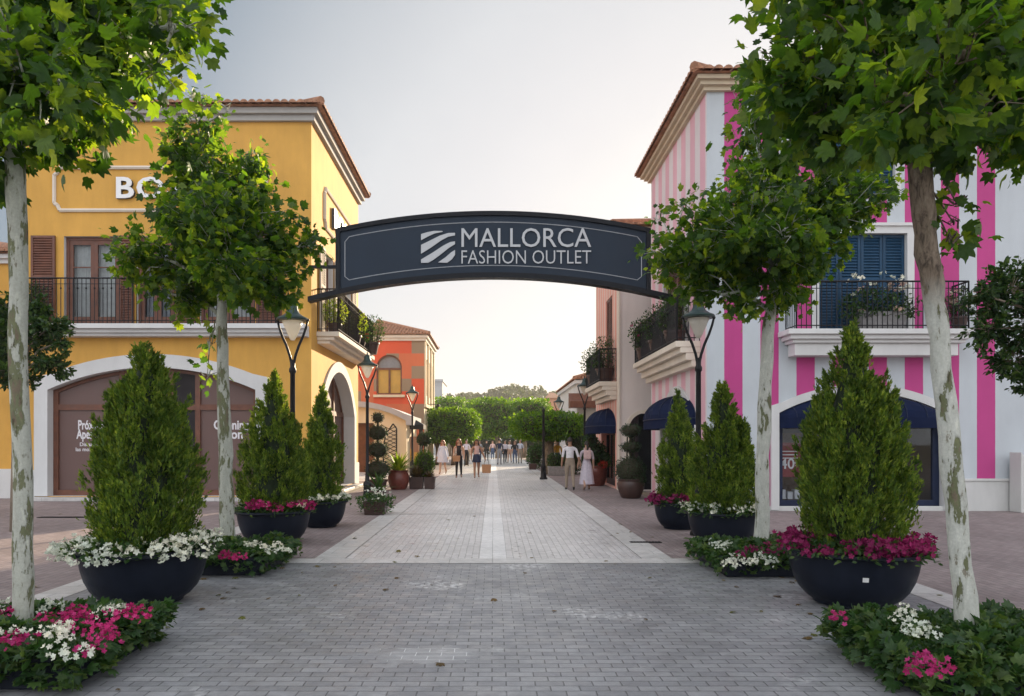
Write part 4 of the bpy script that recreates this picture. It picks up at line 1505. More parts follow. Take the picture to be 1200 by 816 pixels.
def plane_tree(label, trunk, rad, blobs, seed, barkm, leaf=.118, dens=2150, upper=None):
    rng = np.random.default_rng(seed)
    base = Vector(trunk[0])
    t = thing('plane_tree', label, 'tree', base, group='plane trees in flower boxes along the street')
    mb = MB()
    # smooth the trunk line a little and give it swellings
    path, rr = [], []
    for i in range(len(trunk) - 1):
        a, b = Vector(trunk[i]), Vector(trunk[i + 1])
        for k in range(5):
            f_ = k / 5
            path.append(a.lerp(b, f_) + Vector((rng.normal() * .006, rng.normal() * .006, 0)))
            rr.append((rad[i] * (1 - f_) + rad[i + 1] * f_) * (1 + .05 * rng.normal()))
    path.append(Vector(trunk[-1])); rr.append(rad[-1])
    mb.tube(path, rr, 16)
    top = path[-1]
    pos, td, nd, sc = [], [], [], []
    mb2 = MB()
    big_c = []
    for c, r, amt in sorted(blobs, key=lambda q: -q[1]):
        c = Vector(c)
        # limb from the trunk into this part of the crown, leaving at a height below it
        hit = min(path[int(len(path) * .80):], key=lambda p: abs(p.z - (c.z - .9 * (c - top).length * .5)))
        src = hit if r > .25 or (c - hit).length < 1 else top
        mid = src.lerp(c, .5) + Vector((rng.normal() * .08, rng.normal() * .08, .12))
        if r < .3 and big_c:
            nb = min(big_c, key=lambda q: (q - c).length)
            if (nb - c).length < (src - c).length:
                src = nb
                mid = src.lerp(c, .5)
        if r >= .24:
            big_c.append(c)
        L = (c - src).length
        r0 = min(rad[-1] * .6, .018 + .016 * L + .012 * r)
        if r < .24:
            r0 = .014
        mb.tube([src, mid, c], [r0, r0 * .7, r0 * .35], 7)
        ns = max(4, int(30 * r * r * amt * 2.2) + 5)
        nl = max(3, int(dens * r * r * amt / ns))
        for k in range(ns):
            d_ = Vector(rdirs(rng, 1)[0])
            d_.z = d_.z * .9 + .08
            q = r * (0.50 + .42 * rng.random() ** .6) * (1.0 + .24 * max(0, rng.normal()) * (rng.random() < .4))
            tip = c + Vector((d_.x * q, d_.y * q, d_.z * q * .9))
            st = src.lerp(c, rng.uniform(.45, 1.0)) if r > .24 else c + (tip - c) * .1
            st = st + Vector((rng.normal() * .02, rng.normal() * .02, rng.normal() * .02))
            bend = (st + tip) / 2 + Vector((rng.normal() * .06, rng.normal() * .06, .05))
            mb2.tube([st, bend, tip], [.008, .006, .003], 4, cap=False)
            for j in range(nl):
                u = .25 + .8 * rng.random() ** .8
                p = (st * (1 - u) + tip * u) if u > .5 else st.lerp(bend, u * 2)
                out = nrm(np.array([[*(Vector(p) - c)]]) + 1e-3)[0]
                dirn = rng.normal(size=3) * .8 + out * .8 + np.array([0, 0, -.45])
                dirn /= np.linalg.norm(dirn)
                ln = leaf * rng.uniform(.42, 1.2)
                pos.append(np.array(p) + dirn * rng.uniform(.02, .14) + rng.normal(size=3) * .05)
                td.append(dirn)
                nd.append(np.array([0, 0, .75]) + rng.normal(size=3) * .75 + out * .3)
                sc.append(ln)
    mb.v_ofs = 0
    k = len(mb.v)
    mb.add(mb2.v, mb2.f)
    mb.build('trunk', barkm, t, smooth=True, fix=False)
    o = leaves_obj('crown', PLANE_LEAF, pos, td, nd, np.array(sc), M['plane_leaf'], t)
    return t


def PB(lst, Y, seed, jit=.35):
    rng = random.Random(seed)
    out = []
    for e in lst:
        px, py, r = e[:3]
        amt = e[3] if len(e) > 3 else 1.0
        y = Y + (e[4] if len(e) > 4 else rng.uniform(-jit, jit))
        out.append((P(px, py, y), r * y / FPX, amt))
    return out


plane_tree('tall plane tree with pale flaking trunk, nearest left before the yellow shop arch',
           [(-3.56, 5.5, .12), (-3.57, 5.5, 1.4), (-3.60, 5.5, 2.8), (-3.63, 5.5, 4.1), (-3.60, 5.5, 5.0)], [.074, .068, .066, .072, .05],
           PB([(5, 70, 95), (95, 70, 75), (160, 40, 62), (60, 140, 75), (135, 105, 55), (180, 85, 32, .8), (205, 30, 40, .8), (78, 165, 36), (-60, 120, 100), (-20, 160, 60),
               (0, -40, 120), (110, -40, 100), (180, -20, 60), (40, -150, 110), (-80, 0, 110), (60, 110, 70, 1, -1.1), (60, 100, 80, 1, 1.2), (0, 60, 90, 1, 1.3), (20, 80, 80, 1, -1.2)], 5.5, 3),
           11, M['bark'])
plane_tree('slim plane tree with full bright crown between the two left planters',
           [(-3.58, 9.8, .1), (-3.62, 9.8, 1.5), (-3.66, 9.8, 3.0), (-3.68, 9.8, 3.9)], [.105, .09, .078, .055],
           PB([(232, 150, 34, .8), (212, 172, 26, .6), (236, 200, 50), (285, 215, 44), (298, 185, 24, .6), (212, 245, 46), (262, 265, 66), (315, 262, 48), (345, 292, 38), (180, 300, 46), (245, 322, 46),
               (305, 325, 44), (150, 300, 26, .8), (365, 288, 22, .7), (200, 345, 34), (335, 340, 25, .7), (240, 255, 60, 1, -.8), (270, 300, 60, 1, -.9), (250, 250, 60, 1, .9), (290, 290, 55, 1, .9),
               (240, 120, 13, .5), (225, 115, 10, .4), (268, 130, 12, .5), (248, 405, 13, .35), (243, 440, 13, .3)], 9.8, 5),
           12, M['bark'], leaf=.106, dens=2050)
plane_tree('plane tree with broad dark crown and pale trunk between the two right planters',
           [(3.64, 9.85, .1), (3.66, 9.85, 1.5), (3.72, 9.85, 3.1), (3.84, 9.85, 4.0)], [.102, .088, .08, .055],
           PB([(905, 165, 46), (880, 220, 52), (955, 215, 52), (835, 285, 58), (790, 285, 36, .9), (770, 300, 18, .6), (900, 300, 66), (948, 288, 50), (1012, 232, 36), (1038, 225, 22, .7), (985, 258, 34), (845, 345, 36),
               (915, 338, 34), (805, 325, 34), (860, 260, 55, 1, -.9), (920, 268, 46, 1, -1), (900, 250, 60, 1, .9), (950, 250, 55, 1, .9), (800, 245, 16, .4), (880, 130, 36), (1000, 205, 32), (775, 255, 9, .3)], 9.85, 7),
           13, M['bark_pale'], leaf=.106, dens=2050)
plane_tree('leaning plane tree with rough brown upper trunk, nearest right',
           [(3.45, 5.22, .12), (3.33, 5.22, 1.25), (3.21, 5.22, 2.45), (3.12, 5.22, 3.05), (3.07, 5.22, 3.75), (3.10, 5.22, 4.6)], [.078, .070, .068, .074, .078, .05],
           PB([(925, 65, 50), (912, 112, 34, .9), (970, 120, 60), (940, 165, 26, .8), (1005, 50, 85), (1055, 125, 62), (1125, 70, 95), (1165, 135, 66), (1210, 90, 100), (1190, 165, 35),
               (1100, -30, 110), (1000, -50, 95), (930, -10, 60), (1240, 0, 110), (1080, -150, 120), (1000, 150, 34, .8), (1060, 110, 75, 1, -1.1), (1130, 60, 85, 1, -1.2), (1060, 90, 80, 1, 1.2), (1160, 80, 80, 1, 1.2),
               (985, 100, 70, 1, .9), (1122, 240, 10, .5, 0), (1118, 262, 8, .5, 0), (1115, 285, 7, .4, 0)], 5.22, 9),
           14, M['bark_pale'])
# the upper bole of that tree still carries its old brown bark
lt = [o for o in bpy.data.objects if o.name.startswith('plane_tree')][-1]
bm_ = M['bark_pale'].copy()
bm_.name = 'plane bark, brown above'
tk = [c for c in lt.children if c.name.startswith('trunk')][0]
nt = bm_.node_tree
b = nt.nodes['Principled BSDF']
src = b.inputs['Base Color'].links[0].from_socket
sep = nt.nodes.new('ShaderNodeSeparateXYZ')
oc = objco(nt)
nt.links.new(oc, sep.inputs[0])
mr = N(nt, 'ShaderNodeMapRange')
nt.links.new(sep.outputs[2], mr.inputs['Value'])
mr.inputs['From Min'].default_value = 2.45
mr.inputs['From Max'].default_value = 2.75
mp = N(nt, 'ShaderNodeMapping'); mp.inputs['Scale'].default_value = (1, 1, .3)
nt.links.new(oc, mp.inputs['Vector'])
old = ramp(nt, noise(nt, mp.outputs[0], 30, 5, .7, .6), [(.35, (.05, .036, .025)), (.5, (.16, .12, .085)), (.7, (.25, .20, .15))])
nt.links.new(mixc(nt, src, old, mr.outputs[0]), b.inputs['Base Color'])
tk.data.materials[0] = bm_


def conifer_mesh(seed, H, Rm, prof, nclump=300, per=70, leads=()):
    rng = np.random.default_rng(seed)
    pos, td, nd, sc = [], [], [], []
    hs = np.linspace(0, 1, 60)
    w_ = np.array([prof(h) for h in hs])
    cdf = np.cumsum(w_ + .05); cdf /= cdf[-1]
    lob = rng.uniform(0, 2 * PI, 3)
    def rad(h, th):
        return Rm * prof(h) * (1 + .10 * math.sin(3 * th + lob[0] + 2 * h) + .07 * math.sin(5 * th + lob[1] - 3 * h))
    for k in range(nclump):
        h = float(np.interp(rng.random(), cdf, hs))
        th = rng.uniform(0, 2 * PI)
        q = max(.01, rad(h, th) - .055) * (1 - .45 * rng.random() ** 1.5) * (1 + .14 * rng.random() * (rng.random() < .3))
        c = np.array([q * math.cos(th), q * math.sin(th), H * h])
        if leads and rng.random() < .16 * len(leads):
            lx, ly, lh, lr = leads[rng.integers(len(leads))]
            q = lr * max(.05, 1 - h) ** .8 * (1 - .3 * rng.random())
            c = np.array([lx + q * math.cos(th), ly + q * math.sin(th), H * (lh - .34 + .34 * h)])
            h = .8
        out = np.array([math.cos(th), math.sin(th), 0])
        ax = nrm((np.array([0, 0, 1.0]) + out * rng.uniform(.15, .5) + rng.normal(size=3) * .12)[None])[0]
        L = rng.uniform(.16, .30) * (1 - .35 * h)
        wd = rng.uniform(.034, .058) * (1 - .3 * h)
        for j in range(per):
            u = rng.random()
            rr = wd * (1 - u * .8)
            p = c + ax * (u - .35) * L + rng.normal(size=3) * rr
            dd = ax + rng.normal(size=3) * .30 + out * .12
            pos.append(p); td.append(dd); nd.append(rng.normal(size=3) + out * .6); sc.append(rng.uniform(.04, .075))
    V, T = scatter(FROND[0], FROND[1], np.array(pos), np.array(td), np.array(nd), np.array(sc))
    me = array_mesh('crown', V, T)
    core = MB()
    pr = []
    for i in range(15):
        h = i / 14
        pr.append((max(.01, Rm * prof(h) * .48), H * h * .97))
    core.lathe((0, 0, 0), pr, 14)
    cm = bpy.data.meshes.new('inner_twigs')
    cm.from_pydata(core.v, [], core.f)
    return me, cm


def interp_prof(hs, rs):
    return lambda h: float(np.interp(h, hs, rs))


prof_egg = interp_prof([0, .08, .2, .33, .58, .72, .79, .86, .93, 1], [.74, .90, 0.99, 1, .84, .68, .52, .34, .19, .07])
prof_spire = interp_prof([0, .1, .2, .43, .55, .65, .75, .83, .93, 1], [.74, .90, .98, 1, .90, .72, .52, .38, .21, .07])
prof_slim = interp_prof([0, .08, .2, .43, .57, .70, .85, .93, 1], [.78, .93, 1, .93, .75, .52, .29, .17, .06])


M['twig'] = plain('dark brown twigs', (.035, .030, .015), .95, var=.4, scale=30)  # dark brown for stems and solid crown cores
CON = {}
for key, seed, H, Rm, pf, ncl, lds in (('a', 21, 2.16, .56, prof_egg, 640, [(.26, -.12, .74, .17), (-.30, .05, .60, .2)]), ('b', 22, 2.34, .58, prof_spire, 660, [(.30, -.1, .66, .18), (-.26, -.15, .58, .16)]), ('c', 23, 2.30, .56, prof_slim, 540, [(.27, -.2, .68, .14)]), ('d', 24, 2.28, .43, prof_slim, 410, [(-.16, -.12, .66, .11)])):
    CON[key] = conifer_mesh(seed, H, Rm, pf, ncl, leads=lds)


def conifer(key, label, loc, rz, scale):
    t = thing('conifer', label, 'shrub', loc, rz, group='thuja cones in bowl planters')
    t.scale = scale
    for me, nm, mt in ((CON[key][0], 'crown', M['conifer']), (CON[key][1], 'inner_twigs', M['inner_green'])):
        if not me.materials:
            me.materials.append(mt)
        o = bpy.data.objects.new(nm, me)
        COL.objects.link(o)
        o.parent = t
    mb = MB()
    mb.tube([(0, 0, -.14), (.01, 0, .5)], [.05, .04], 8)
    o = mb.build('trunk', M['twig'])
    o.parent = t
    return t


def bowl(label, loc, s, tilt=(0, 0), sticker=False):
    t = thing('bowl_planter', label, 'planter', loc, group='dark bowl planters')
    t.scale = (s, s, .62 + .55 * s)
    mb = MB()
    prof = [(.0, 0), (.38, 0), (.42, .01), (.425, .03), (.50, .07), (.575, .14), (.63, .23), (.665, .33), (.685, .42), (.69, .468), (.755, .474), (.77, .488), (.765, .51), (.69, .513), (.665, .49), (.64, .42), (0, .41)]
    mb.lathe((0, 0, 0), prof, 56)
    o = mb.build('bowl', M['bowl'], smooth=True)
    md = o.modifiers.new('e', 'EDGE_SPLIT'); md.split_angle = R(50)
    o.parent = t
    mb = MB()
    mb.lathe((0, 0, .40), [(0, .055), (.3, .05), (.645, .03), (.645, .0), (0, 0)], 40)
    o = mb.build('soil', M['soil'])
    o.parent = t
    if sticker:
        mb = MB()
        a0 = R(-108)
        pts = []
        for z in (.285, .325):
            rr = .652 + (z - .285) * .34 + .004
            for k in range(4):
                a = a0 + k * .03
                pts.append((rr * math.cos(a), rr * math.sin(a), z))
        mb.add(pts, [(k, k + 1, k + 5, k + 4) for k in range(3)])
        o = mb.build('sticker', M['sticker'], fix=False)
        o.parent = t
    return t


def flower_mass(label, loc, centers, nleaf, colours, seed, leaf=(.05, .085), tmpl=None, group=None, up=.6, name='flower_bed', bl=(.045, .06), hfun=None, leafm='bed_leaf', cat='flowers'):
    """bedding plants: centers(rng, n) gives leaf points; colours = list of (material, [(cluster centre, radius, n)])"""
    rng = np.random.default_rng(seed)
    t = thing(name, label, cat, loc, group=group)
    p, o_ = centers(rng, nleaf)
    leaves_obj('foliage', tmpl or OVAL_LEAF, p, o_ * .8 + rng.normal(size=p.shape) * .6 + np.array([0, 0, .25]), np.array([0, 0, 1.0]) + o_ * .4 + rng.normal(size=p.shape) * .5,
               rng.uniform(leaf[0], leaf[1], len(p)), M[leafm], t)
    mb = MB()
    for i in range(0, len(p), max(1, len(p) // 60)):
        q = Vector(p[i])
        mb.tube([(q.x * .5 + loc[0] * .5 + 0, q.y * .5 + loc[1] * .5, loc[2] - .05), (q.x, q.y, q.z)], [.006, .003], 4, cap=False)
    mb.build('stem', M['twig'] if leafm != 'bed_leaf' else M['bed_leaf'], t, fix=False)
    for mt, nm, clusters in colours:
        pos, td, nd, sc = [], [], [], []
        for c, r, n in clusters:
            c = np.array(c)
            for k in range(n):
                d_ = rdirs(rng, 1)[0]
                d_[2] = abs(d_[2]) * .9 + .1
                pos.append(c + d_ * r * np.array([1, 1, .8]) * rng.uniform(.5, 1.15) + np.array([0, 0, rng.normal() * .012]))
                nn = d_ * .8 + np.array([0, 0, up]) + rng.normal(size=3) * .5 + np.array([0, -.25, 0])
                nd.append(nn)
                a = rng.normal(size=3)
                td.append(a)
                sc.append(rng.uniform(*bl))
        if pos:
            leaves_obj(nm, BLOSSOM, pos, td, nd, np.array(sc), M[mt], t)
    return t


def ring_pts(c, r0, r1, z, hang=.0, bulge=.10):
    def fn(rng, n):
        a = rng.uniform(0, 2 * PI, n)
        q = rng.uniform(r0, r1, n)
        k = np.clip((q - (r1 - .16)) / .16, 0, 1)
        zz = z + bulge * rng.random(n) * (1 - k * .6) - hang * k * rng.random(n) + .02
        o = np.stack([np.cos(a), np.sin(a), np.zeros(n)], 1)
        return np.stack([c[0] + q * np.cos(a), c[1] + q * np.sin(a), zz], 1), o
    return fn


def ring_clusters(rng, c, r0, r1, z, n, cr, per, arcs=None, dz=.05):
    out = []
    for i in range(n):
        a = rng.uniform(0, 2 * PI) if arcs is None else R(rng.uniform(*arcs[rng.randrange(len(arcs))]))
        q = rng.uniform(r0, r1)
        out.append(((c[0] + q * math.cos(a), c[1] + q * math.sin(a), z + rng.uniform(-dz, dz)), cr * rng.uniform(.6, 1.2), max(1, int(per * rng.uniform(.6, 1.3)))))
    return out


rg = random.Random(4)
# bowl positions: (x, y, size, conifer key, height scale, rotation)
BW = [(-3.66, 7.62, .90, 'a', (1.0, 1.0, 1.0), .0, 'left', 'white'),
      (3.74, 7.55, .91, 'b', (.98, .98, .99), .0, 'right', 'purple'),
      (-3.60, 11.9, .84, 'c', (1.02, 1.02, 1.0), 2.2, 'left', 'pinkwhite'),
      (3.72, 11.75, .80, 'c', (.98, .98, .92), .1, 'right', 'white'),
      (-3.36, 14.2, .68, 'd', (1.0, 1.0, 1.0), .9, 'left', 'white'),
      (3.55, 13.9, .66, 'd', (.95, .95, .95), 3.3, 'right', 'purple')]
CON_LAB = ['wide thuja cone in the big white flowered bowl before the yellow arch',
           'tall pointed thuja cone in the big purple flowered bowl before the pink shop',
           'thuja cone in the pink flowered bowl below the left street lamp',
           'broad thuja cone in white flowered bowl beside the right mid plane trunk',
           'narrow thuja cone in bowl at the yellow shop corner arch',
           'narrow thuja cone in purple flowered bowl under the navy dome awning']
BOWL_LAB = ['big dark bowl planter spilling white petunias in front of the brown hoarding',
            'big dark bowl planter with white sticker and purple petunias before the navy awning',
            'dark bowl planter with pink flowers beside the left flower box',
            'dark bowl planter ringed with white petunias behind the right plane trunk',
            'small dark bowl planter with white flowers at the yellow shop corner',
            'small dark bowl planter with purple flowers near the pink shop corner']
FL_LAB = ['white petunias spilling over the rim of the big left bowl',
          'purple petunias crowding the big right bowl around the tall cone',
          'magenta and white flowers in the second bowl on the left',
          'white petunias ringing the second bowl on the right',
          'white flowers in the small bowl at the yellow corner',
          'purple petunias in the small bowl near the pink corner']
for i, (x, y, s, key, csc, rz, side, colr) in enumerate(BW):
    bowl(BOWL_LAB[i], (x, y, .012), s, sticker=(i == 1))
    zs = .62 + .55 * s
    zt = .012 + .50 * zs
    conifer(key, CON_LAB[i], (x, y, zt - .03), rz, csc)
    r1 = .80 * s
    nl = int(1300 * s * s)
    if colr == 'white':
        cl = [('white_petal', 'white_blossom', ring_clusters(rg, (x, y), .42 * s, r1 * 1.04, zt + .07, int(120 * s), .06, 5, None, .05))]
        if i == 0:
            cl[0][2].extend(ring_clusters(rg, (x, y), r1 * .95, r1 * 1.22, zt + .0, 70, .065, 5, [(140, 350)], .06))
    elif colr == 'purple':
        cl = [('purple_petal', 'purple_blossom', ring_clusters(rg, (x, y), .40 * s, r1 * 1.02, zt + .09, int(120 * s), .065, 6, None if i == 1 else [(120, 300)], .06))]
        if i == 1:
            cl[0][2].extend(ring_clusters(rg, (x, y), r1 * .85, r1 * 1.05, zt + .05, 46, .07, 6, [(165, 350)], .07))
        else:
            cl[0][2].extend(ring_clusters(rg, (x, y), r1 * .9, r1 * 1.2, zt + .04, 14, .06, 5, [(150, 220)], .06))
    else:
        cl = [('magenta_petal', 'magenta_blossom', ring_clusters(rg, (x, y), .42 * s, r1 * 1.0, zt + .09, 60, .065, 6, [(240, 370)], .06)),
              ('pink_petal', 'pink_blossom', ring_clusters(rg, (x, y), .42 * s, r1, zt + .1, 10, .05, 4, [(260, 350)], .04))]
    flower_mass(FL_LAB[i], (x, y, zt), ring_pts((x, y), .36 * s, r1 * (1.06 if colr != 'pinkwhite' else .97), zt - .01, .10, .11), nl, cl, 40 + i, group='flowers in the bowl planters', cat='flowers', name='petunia_bed', bl=(.045, .068))

# square tree boxes with bedding
def tree_box(label, x0, x1, y0, y1, h=.23):
    c = ((x0 + x1) / 2, (y0 + y1) / 2, .012)
    t = thing('tree_box', label, 'planter', c, group='square tree boxes with flowers')
    mb = MB()
    w_ = .06
    z0, z1 = .012, h
    mb.box(x0, x1, y0, y0 + w_, z0, z1)
    mb.box(x0, x1, y1 - w_, y1, z0, z1)
    mb.box(x0, x0 + w_, y0 + w_, y1 - w_, z0, z1 - .001)
    mb.box(x1 - w_, x1, y0 + w_, y1 - w_, z0, z1 - .001)
    mb.build('box', M['box_planter'], t, bevel=.012)
    mb = MB()
    mb.box(x0 + w_, x1 - w_, y0 + w_, y1 - w_, z0, z1 - .06)
    mb.build('soil', M['soil'], t)
    return t


def box_pts(x0, x1, y0, y1, z, hmax, spill=.14):
    def fn(rng, n):
        x = rng.uniform(x0 - spill, x1 + spill, n)
        y = rng.uniform(y0 - spill, y1 + spill, n)
        mx = np.minimum(np.minimum(x - x0, x1 - x), np.minimum(y - y0, y1 - y))
        lump = .6 + .4 * np.sin(x * 6.3 + 1.7) * np.sin(y * 5.7 + .6) + .2 * np.sin(x * 13) * np.sin(y * 11)
        edge = np.clip((mx + spill) / (spill + .18), 0, 1)
        top = z + hmax * lump * (.25 + .75 * edge)
        zz = np.where(mx < 0, z + .10 - (z + .05) * rng.random(n) ** 1.3 * np.clip(.35 + lump, .2, 1), z + (top - z) * (1 - .7 * rng.random(n) ** 2))
        cx, cy = (x0 + x1) / 2, (y0 + y1) / 2
        o = nrm(np.stack([x - cx, y - cy, np.full(n, .15)], 1))
        return np.stack([x, y, np.maximum(zz, .05)], 1), o
    return fn


def g_clusters(rng, spots, r, per):
    return [((x, y, z), r * rng.uniform(.7, 1.2), int(per * rng.uniform(.7, 1.3))) for x, y, z in spots]


def px_spots(lst, z, jit=.0):
    """ground-plan spots read off the photo at a known height"""
    out = []
    for px, py in lst:
        d = (CAM_H - z) * FPX / (py - 516)
        out.append(((px - 578) * d / FPX, d, z))
    return out


BX = [(-4.3, -2.86, 4.9, 6.1, 'near left flower box with magenta and white blooms around the plane trunk'),
      (2.82, 4.22, 4.55, 5.85, 'near right flower box of ivy leaves with few magenta blooms around leaning trunk'),
      (-4.30, -2.90, 9.05, 10.4, 'mid left flower box with white blooms around the slim plane trunk'),
      (2.88, 4.30, 8.95, 10.3, 'mid right flower box with white and purple blooms around the plane trunk')]
for x0, x1, y0, y1, lab in BX:
    tree_box(lab.replace('flower box', 'dark square tree box'), x0, x1, y0, y1)
sp_m0 = px_spots([(80, 722), (95, 730), (62, 727), (110, 741), (120, 748), (150, 722), (165, 724), (105, 765), (125, 752), (140, 728), (10, 757), (22, 757), (0, 724), (72, 735), (90, 720)], .38)
sp_w0 = px_spots([(65, 745), (75, 741), (5, 750), (75, 768), (95, 772), (125, 722), (60, 715), (0, 712), (55, 750), (135, 718)], .38)
sp_m1 = px_spots([(985, 728), (1083, 782), (1100, 788), (1075, 790), (1092, 778)], .38)
sp_w1 = px_spots([(1068, 746), (1075, 740), (1062, 720), (1090, 745), (1056, 730)], .38)
sp_m2 = px_spots([(270, 655), (280, 656), (262, 652)], .35)
sp_w2 = px_spots([(325, 641), (335, 646), (318, 648), (248, 645), (243, 652), (300, 640), (310, 643), (290, 640), (255, 640)], .35)
sp_m3 = px_spots([(870, 652), (905, 640), (915, 646), (925, 640), (935, 644), (900, 650), (880, 645)], .35)
sp_w3 = px_spots([(845, 643), (853, 640), (862, 660), (855, 664), (890, 655), (905, 660), (880, 662), (838, 640)], .35)
args = [(0, 'magenta_petal', sp_m0, sp_w0, 4200, .115, 24), (1, 'magenta_petal', sp_m1, sp_w1, 4600, .095, 20),
        (2, 'magenta_petal', sp_m2, sp_w2, 2600, .08, 26), (3, 'purple_petal', sp_m3, sp_w3, 2600, .09, 26)]
labs = ['magenta and white bedding flowers massed round the nearest left trunk', 'leafy bedding with few magenta and white heads round the leaning trunk',
        'mostly white bedding flowers round the slim left plane trunk', 'purple and white bedding flowers round the right mid plane trunk']
for i, mt, sm, sw, nl, r, per in args:
    x0, x1, y0, y1, lab = BX[i]
    rr_ = random.Random(60 + i)
    flower_mass(labs[i], ((x0 + x1) / 2, (y0 + y1) / 2, .3), box_pts(x0, x1, y0, y1, .19, .20, .12), nl,
                [(mt, 'magenta_blossom' if mt[0] == 'm' else 'purple_blossom', g_clusters(rr_, sm, r, per)), ('white_petal', 'white_blossom', g_clusters(rr_, sw, r, per))],
                80 + i, tmpl=PLANE_LEAF, leaf=(.05, .105) if i < 2 else (.045, .09), group='bedding flowers in the tree boxes', name='flower_bed', bl=(.028, .044))


# ------------------------------------------------------------------ other pots
def pot(label, loc, prof, mat, group=None, cat='pot'):
    t = thing('plant_pot', label, cat, loc, group=group)
    mb = MB()
    mb.lathe((loc[0], loc[1], loc[2]), prof, 32)
    o = mb.build('pot', mat, t, smooth=True)
    md = o.modifiers.new('e', 'EDGE_SPLIT'); md.split_angle = R(40)
    z = prof[-1][1]
    mb = MB()
    mb.lathe((loc[0], loc[1], loc[2] + z), [(0, .015), (prof[-1][0] * .98, .01), (prof[-1][0] * .98, 0), (0, 0)], 24)
    mb.build('soil', M['soil'], t)
    return t


def bush(name, label, loc, balls, n, leaf, mat, seed, stem=None, group=None, cat='shrub', core=.7, tmpl=OVAL_LEAF):
    """clipped or loose bush: leaves through the outer shell of several balls, each (centre, (rx, ry, rz))"""
    rng = np.random.default_rng(seed)
    t = thing(name, label, cat, loc, group=group)
    tot = sum((r[0] * r[2]) for _, r in balls)
    P_, T_, N_, S_ = [], [], [], []
    mb = MB()
    for c, r in balls:
        k = int(n * r[0] * r[2] / tot)
        d_ = rdirs(rng, k)
        q = 1 - .32 * rng.random((k, 1)) ** 1.6 + .05 * rng.normal(size=(k, 1))
        P_.append(np.array(c) + d_ * np.array(r) * q)
        T_.append(d_ * .7 + rng.normal(size=(k, 3)) * .6 + np.array([0, 0, .2]))
        N_.append(d_ * .7 + rng.normal(size=(k, 3)) * .5 + np.array([0, 0, .4]))
        S_.append(rng.uniform(leaf[0], leaf[1], k))
        if core:
            mb.ball(c, tuple(x * core for x in r), 12, 8)
    leaves_obj('crown', tmpl, np.concatenate(P_), np.concatenate(T_), np.concatenate(N_), np.concatenate(S_), M[mat], t)
    mt = M['twig']
    if stem:
        for s in stem:
            mb.tube(s[0], s[1], 8)
    if mb.v:
        mb.build('trunk', mt, t, smooth=True, fix=False)
    return t


def box_pot(label, x0, x1, y0, y1, h, mat, z=.01):
    t = thing('trough', label, 'planter', ((x0 + x1) / 2, (y0 + y1) / 2, z))
    mb = MB()
    i = .03
    pr = [(x0 + i, x1 - i, y0 + i, y1 - i, 0), (x0, x1, y0, y1, h), (x0 + .03, x1 - .03, y0 + .03, y1 - .03, h), (x0 + .05, x1 - .05, y0 + .05, y1 - .05, h - .05)]
    pts = []
    for a, b, c, d_, zz in pr:
        pts += [(a, c, z + zz), (b, c, z + zz), (b, d_, z + zz), (a, d_, z + zz)]
    mb.add(pts, [(3, 2, 1, 0)] + [(4 * j + q, 4 * j + (q + 1) % 4, 4 * j + 4 + (q + 1) % 4, 4 * j + 4 + q) for j in range(3) for q in range(4)])
    for zz in (.12, .5, .88):
        mb.box(x0 - .004 + .012, x1 + .004 - .012, y0 - .004 + .008, y1 + .004 - .008, z + h * zz, z + h * zz + .02) if zz > .8 else None
    mb.build('trough', mat, t, bevel=.008)
    mb = MB(); mb.box(x0 + .06, x1 - .06, y0 + .06, y1 - .06, z + h - .12, z + h - .055); mb.build('soil', M['soil'], t)
    return t


# white flowers in a small dark box in the street (left)
x, y = -2.68, 16.6
box_pot('small dark square planter box of white flowers in the street left of centre', x - .26, x + .24, y - .25, y + .25, .30, M['dark_clay'])
rgw = random.Random(5)
flower_mass('white flowers filling the small square box in the street left of centre', (x, y, .3), box_pts(x - .26, x + .24, y - .25, y + .25, .30, .26, .14), 700,
            [('white_petal', 'white_blossom', ring_clusters(rgw, (x, y), 0, .34, .46, 34, .05, 3, None, .12))], 90, name='flower_bed')
# spiky plant behind it
def strap_plant(label, loc, n, L, mat, seed, cat='plant', spread=1.0):
    rng = np.random.default_rng(seed)
    t = thing('strap_plant', label, cat, loc)
    a = rng.uniform(0, 2 * PI, n)
    e = rng.uniform(.3, 1.4, n)
    td = np.stack([np.cos(a) * np.cos(e) * spread, np.sin(a) * np.cos(e) * spread, np.sin(e)], 1)
    leaves_obj('foliage', LINE_LEAF, np.tile(np.array(loc), (n, 1)) + rng.normal(size=(n, 3)) * .02, td, np.array([0, 0, 1.0]) + rng.normal(size=(n, 3)) * .1, rng.uniform(L * .6, L * 1.1, n), M[mat], t)
    return t
pot('small brown clay pot of spiky leaves behind the white flower box', (-3.05, 19.2, .01), [(.0, 0), (.15, 0), (.20, .30), (.23, .31), (.23, .36), (.19, .36), (.18, .32)], M['dark_clay'])
strap_plant('spiky arching green plant in clay pot behind the white flower box', (-3.05, 19.2, .33), 46, .62, 'bed_leaf', 91)
# three-ball topiary, left
x, y = -3.85, 24.2
pot('dark clay pot under the three ball topiary by the yellow shop', (x, y, .01), [(0, 0), (.24, 0), (.30, .30), (.33, .31), (.33, .38), (.28, .38), (.27, .33)], M['dark_clay'])
bush('ball_topiary', 'three stacked dark clipped balls on a stem past the yellow shop corner', (x, y, .35),
     [((x, y, .72), (.42, .42, .34)), ((x, y, 1.38), (.36, .36, .28)), ((x, y, 1.95), (.33, .33, .27)), ((x, y, 2.45), (.2, .2, .18))], 3800, (.035, .06), 'topiary_leaf', 92,
     [([(x, y, .3), (x, y, 2.4)], [.05, .03])], cat='topiary', core=.86)
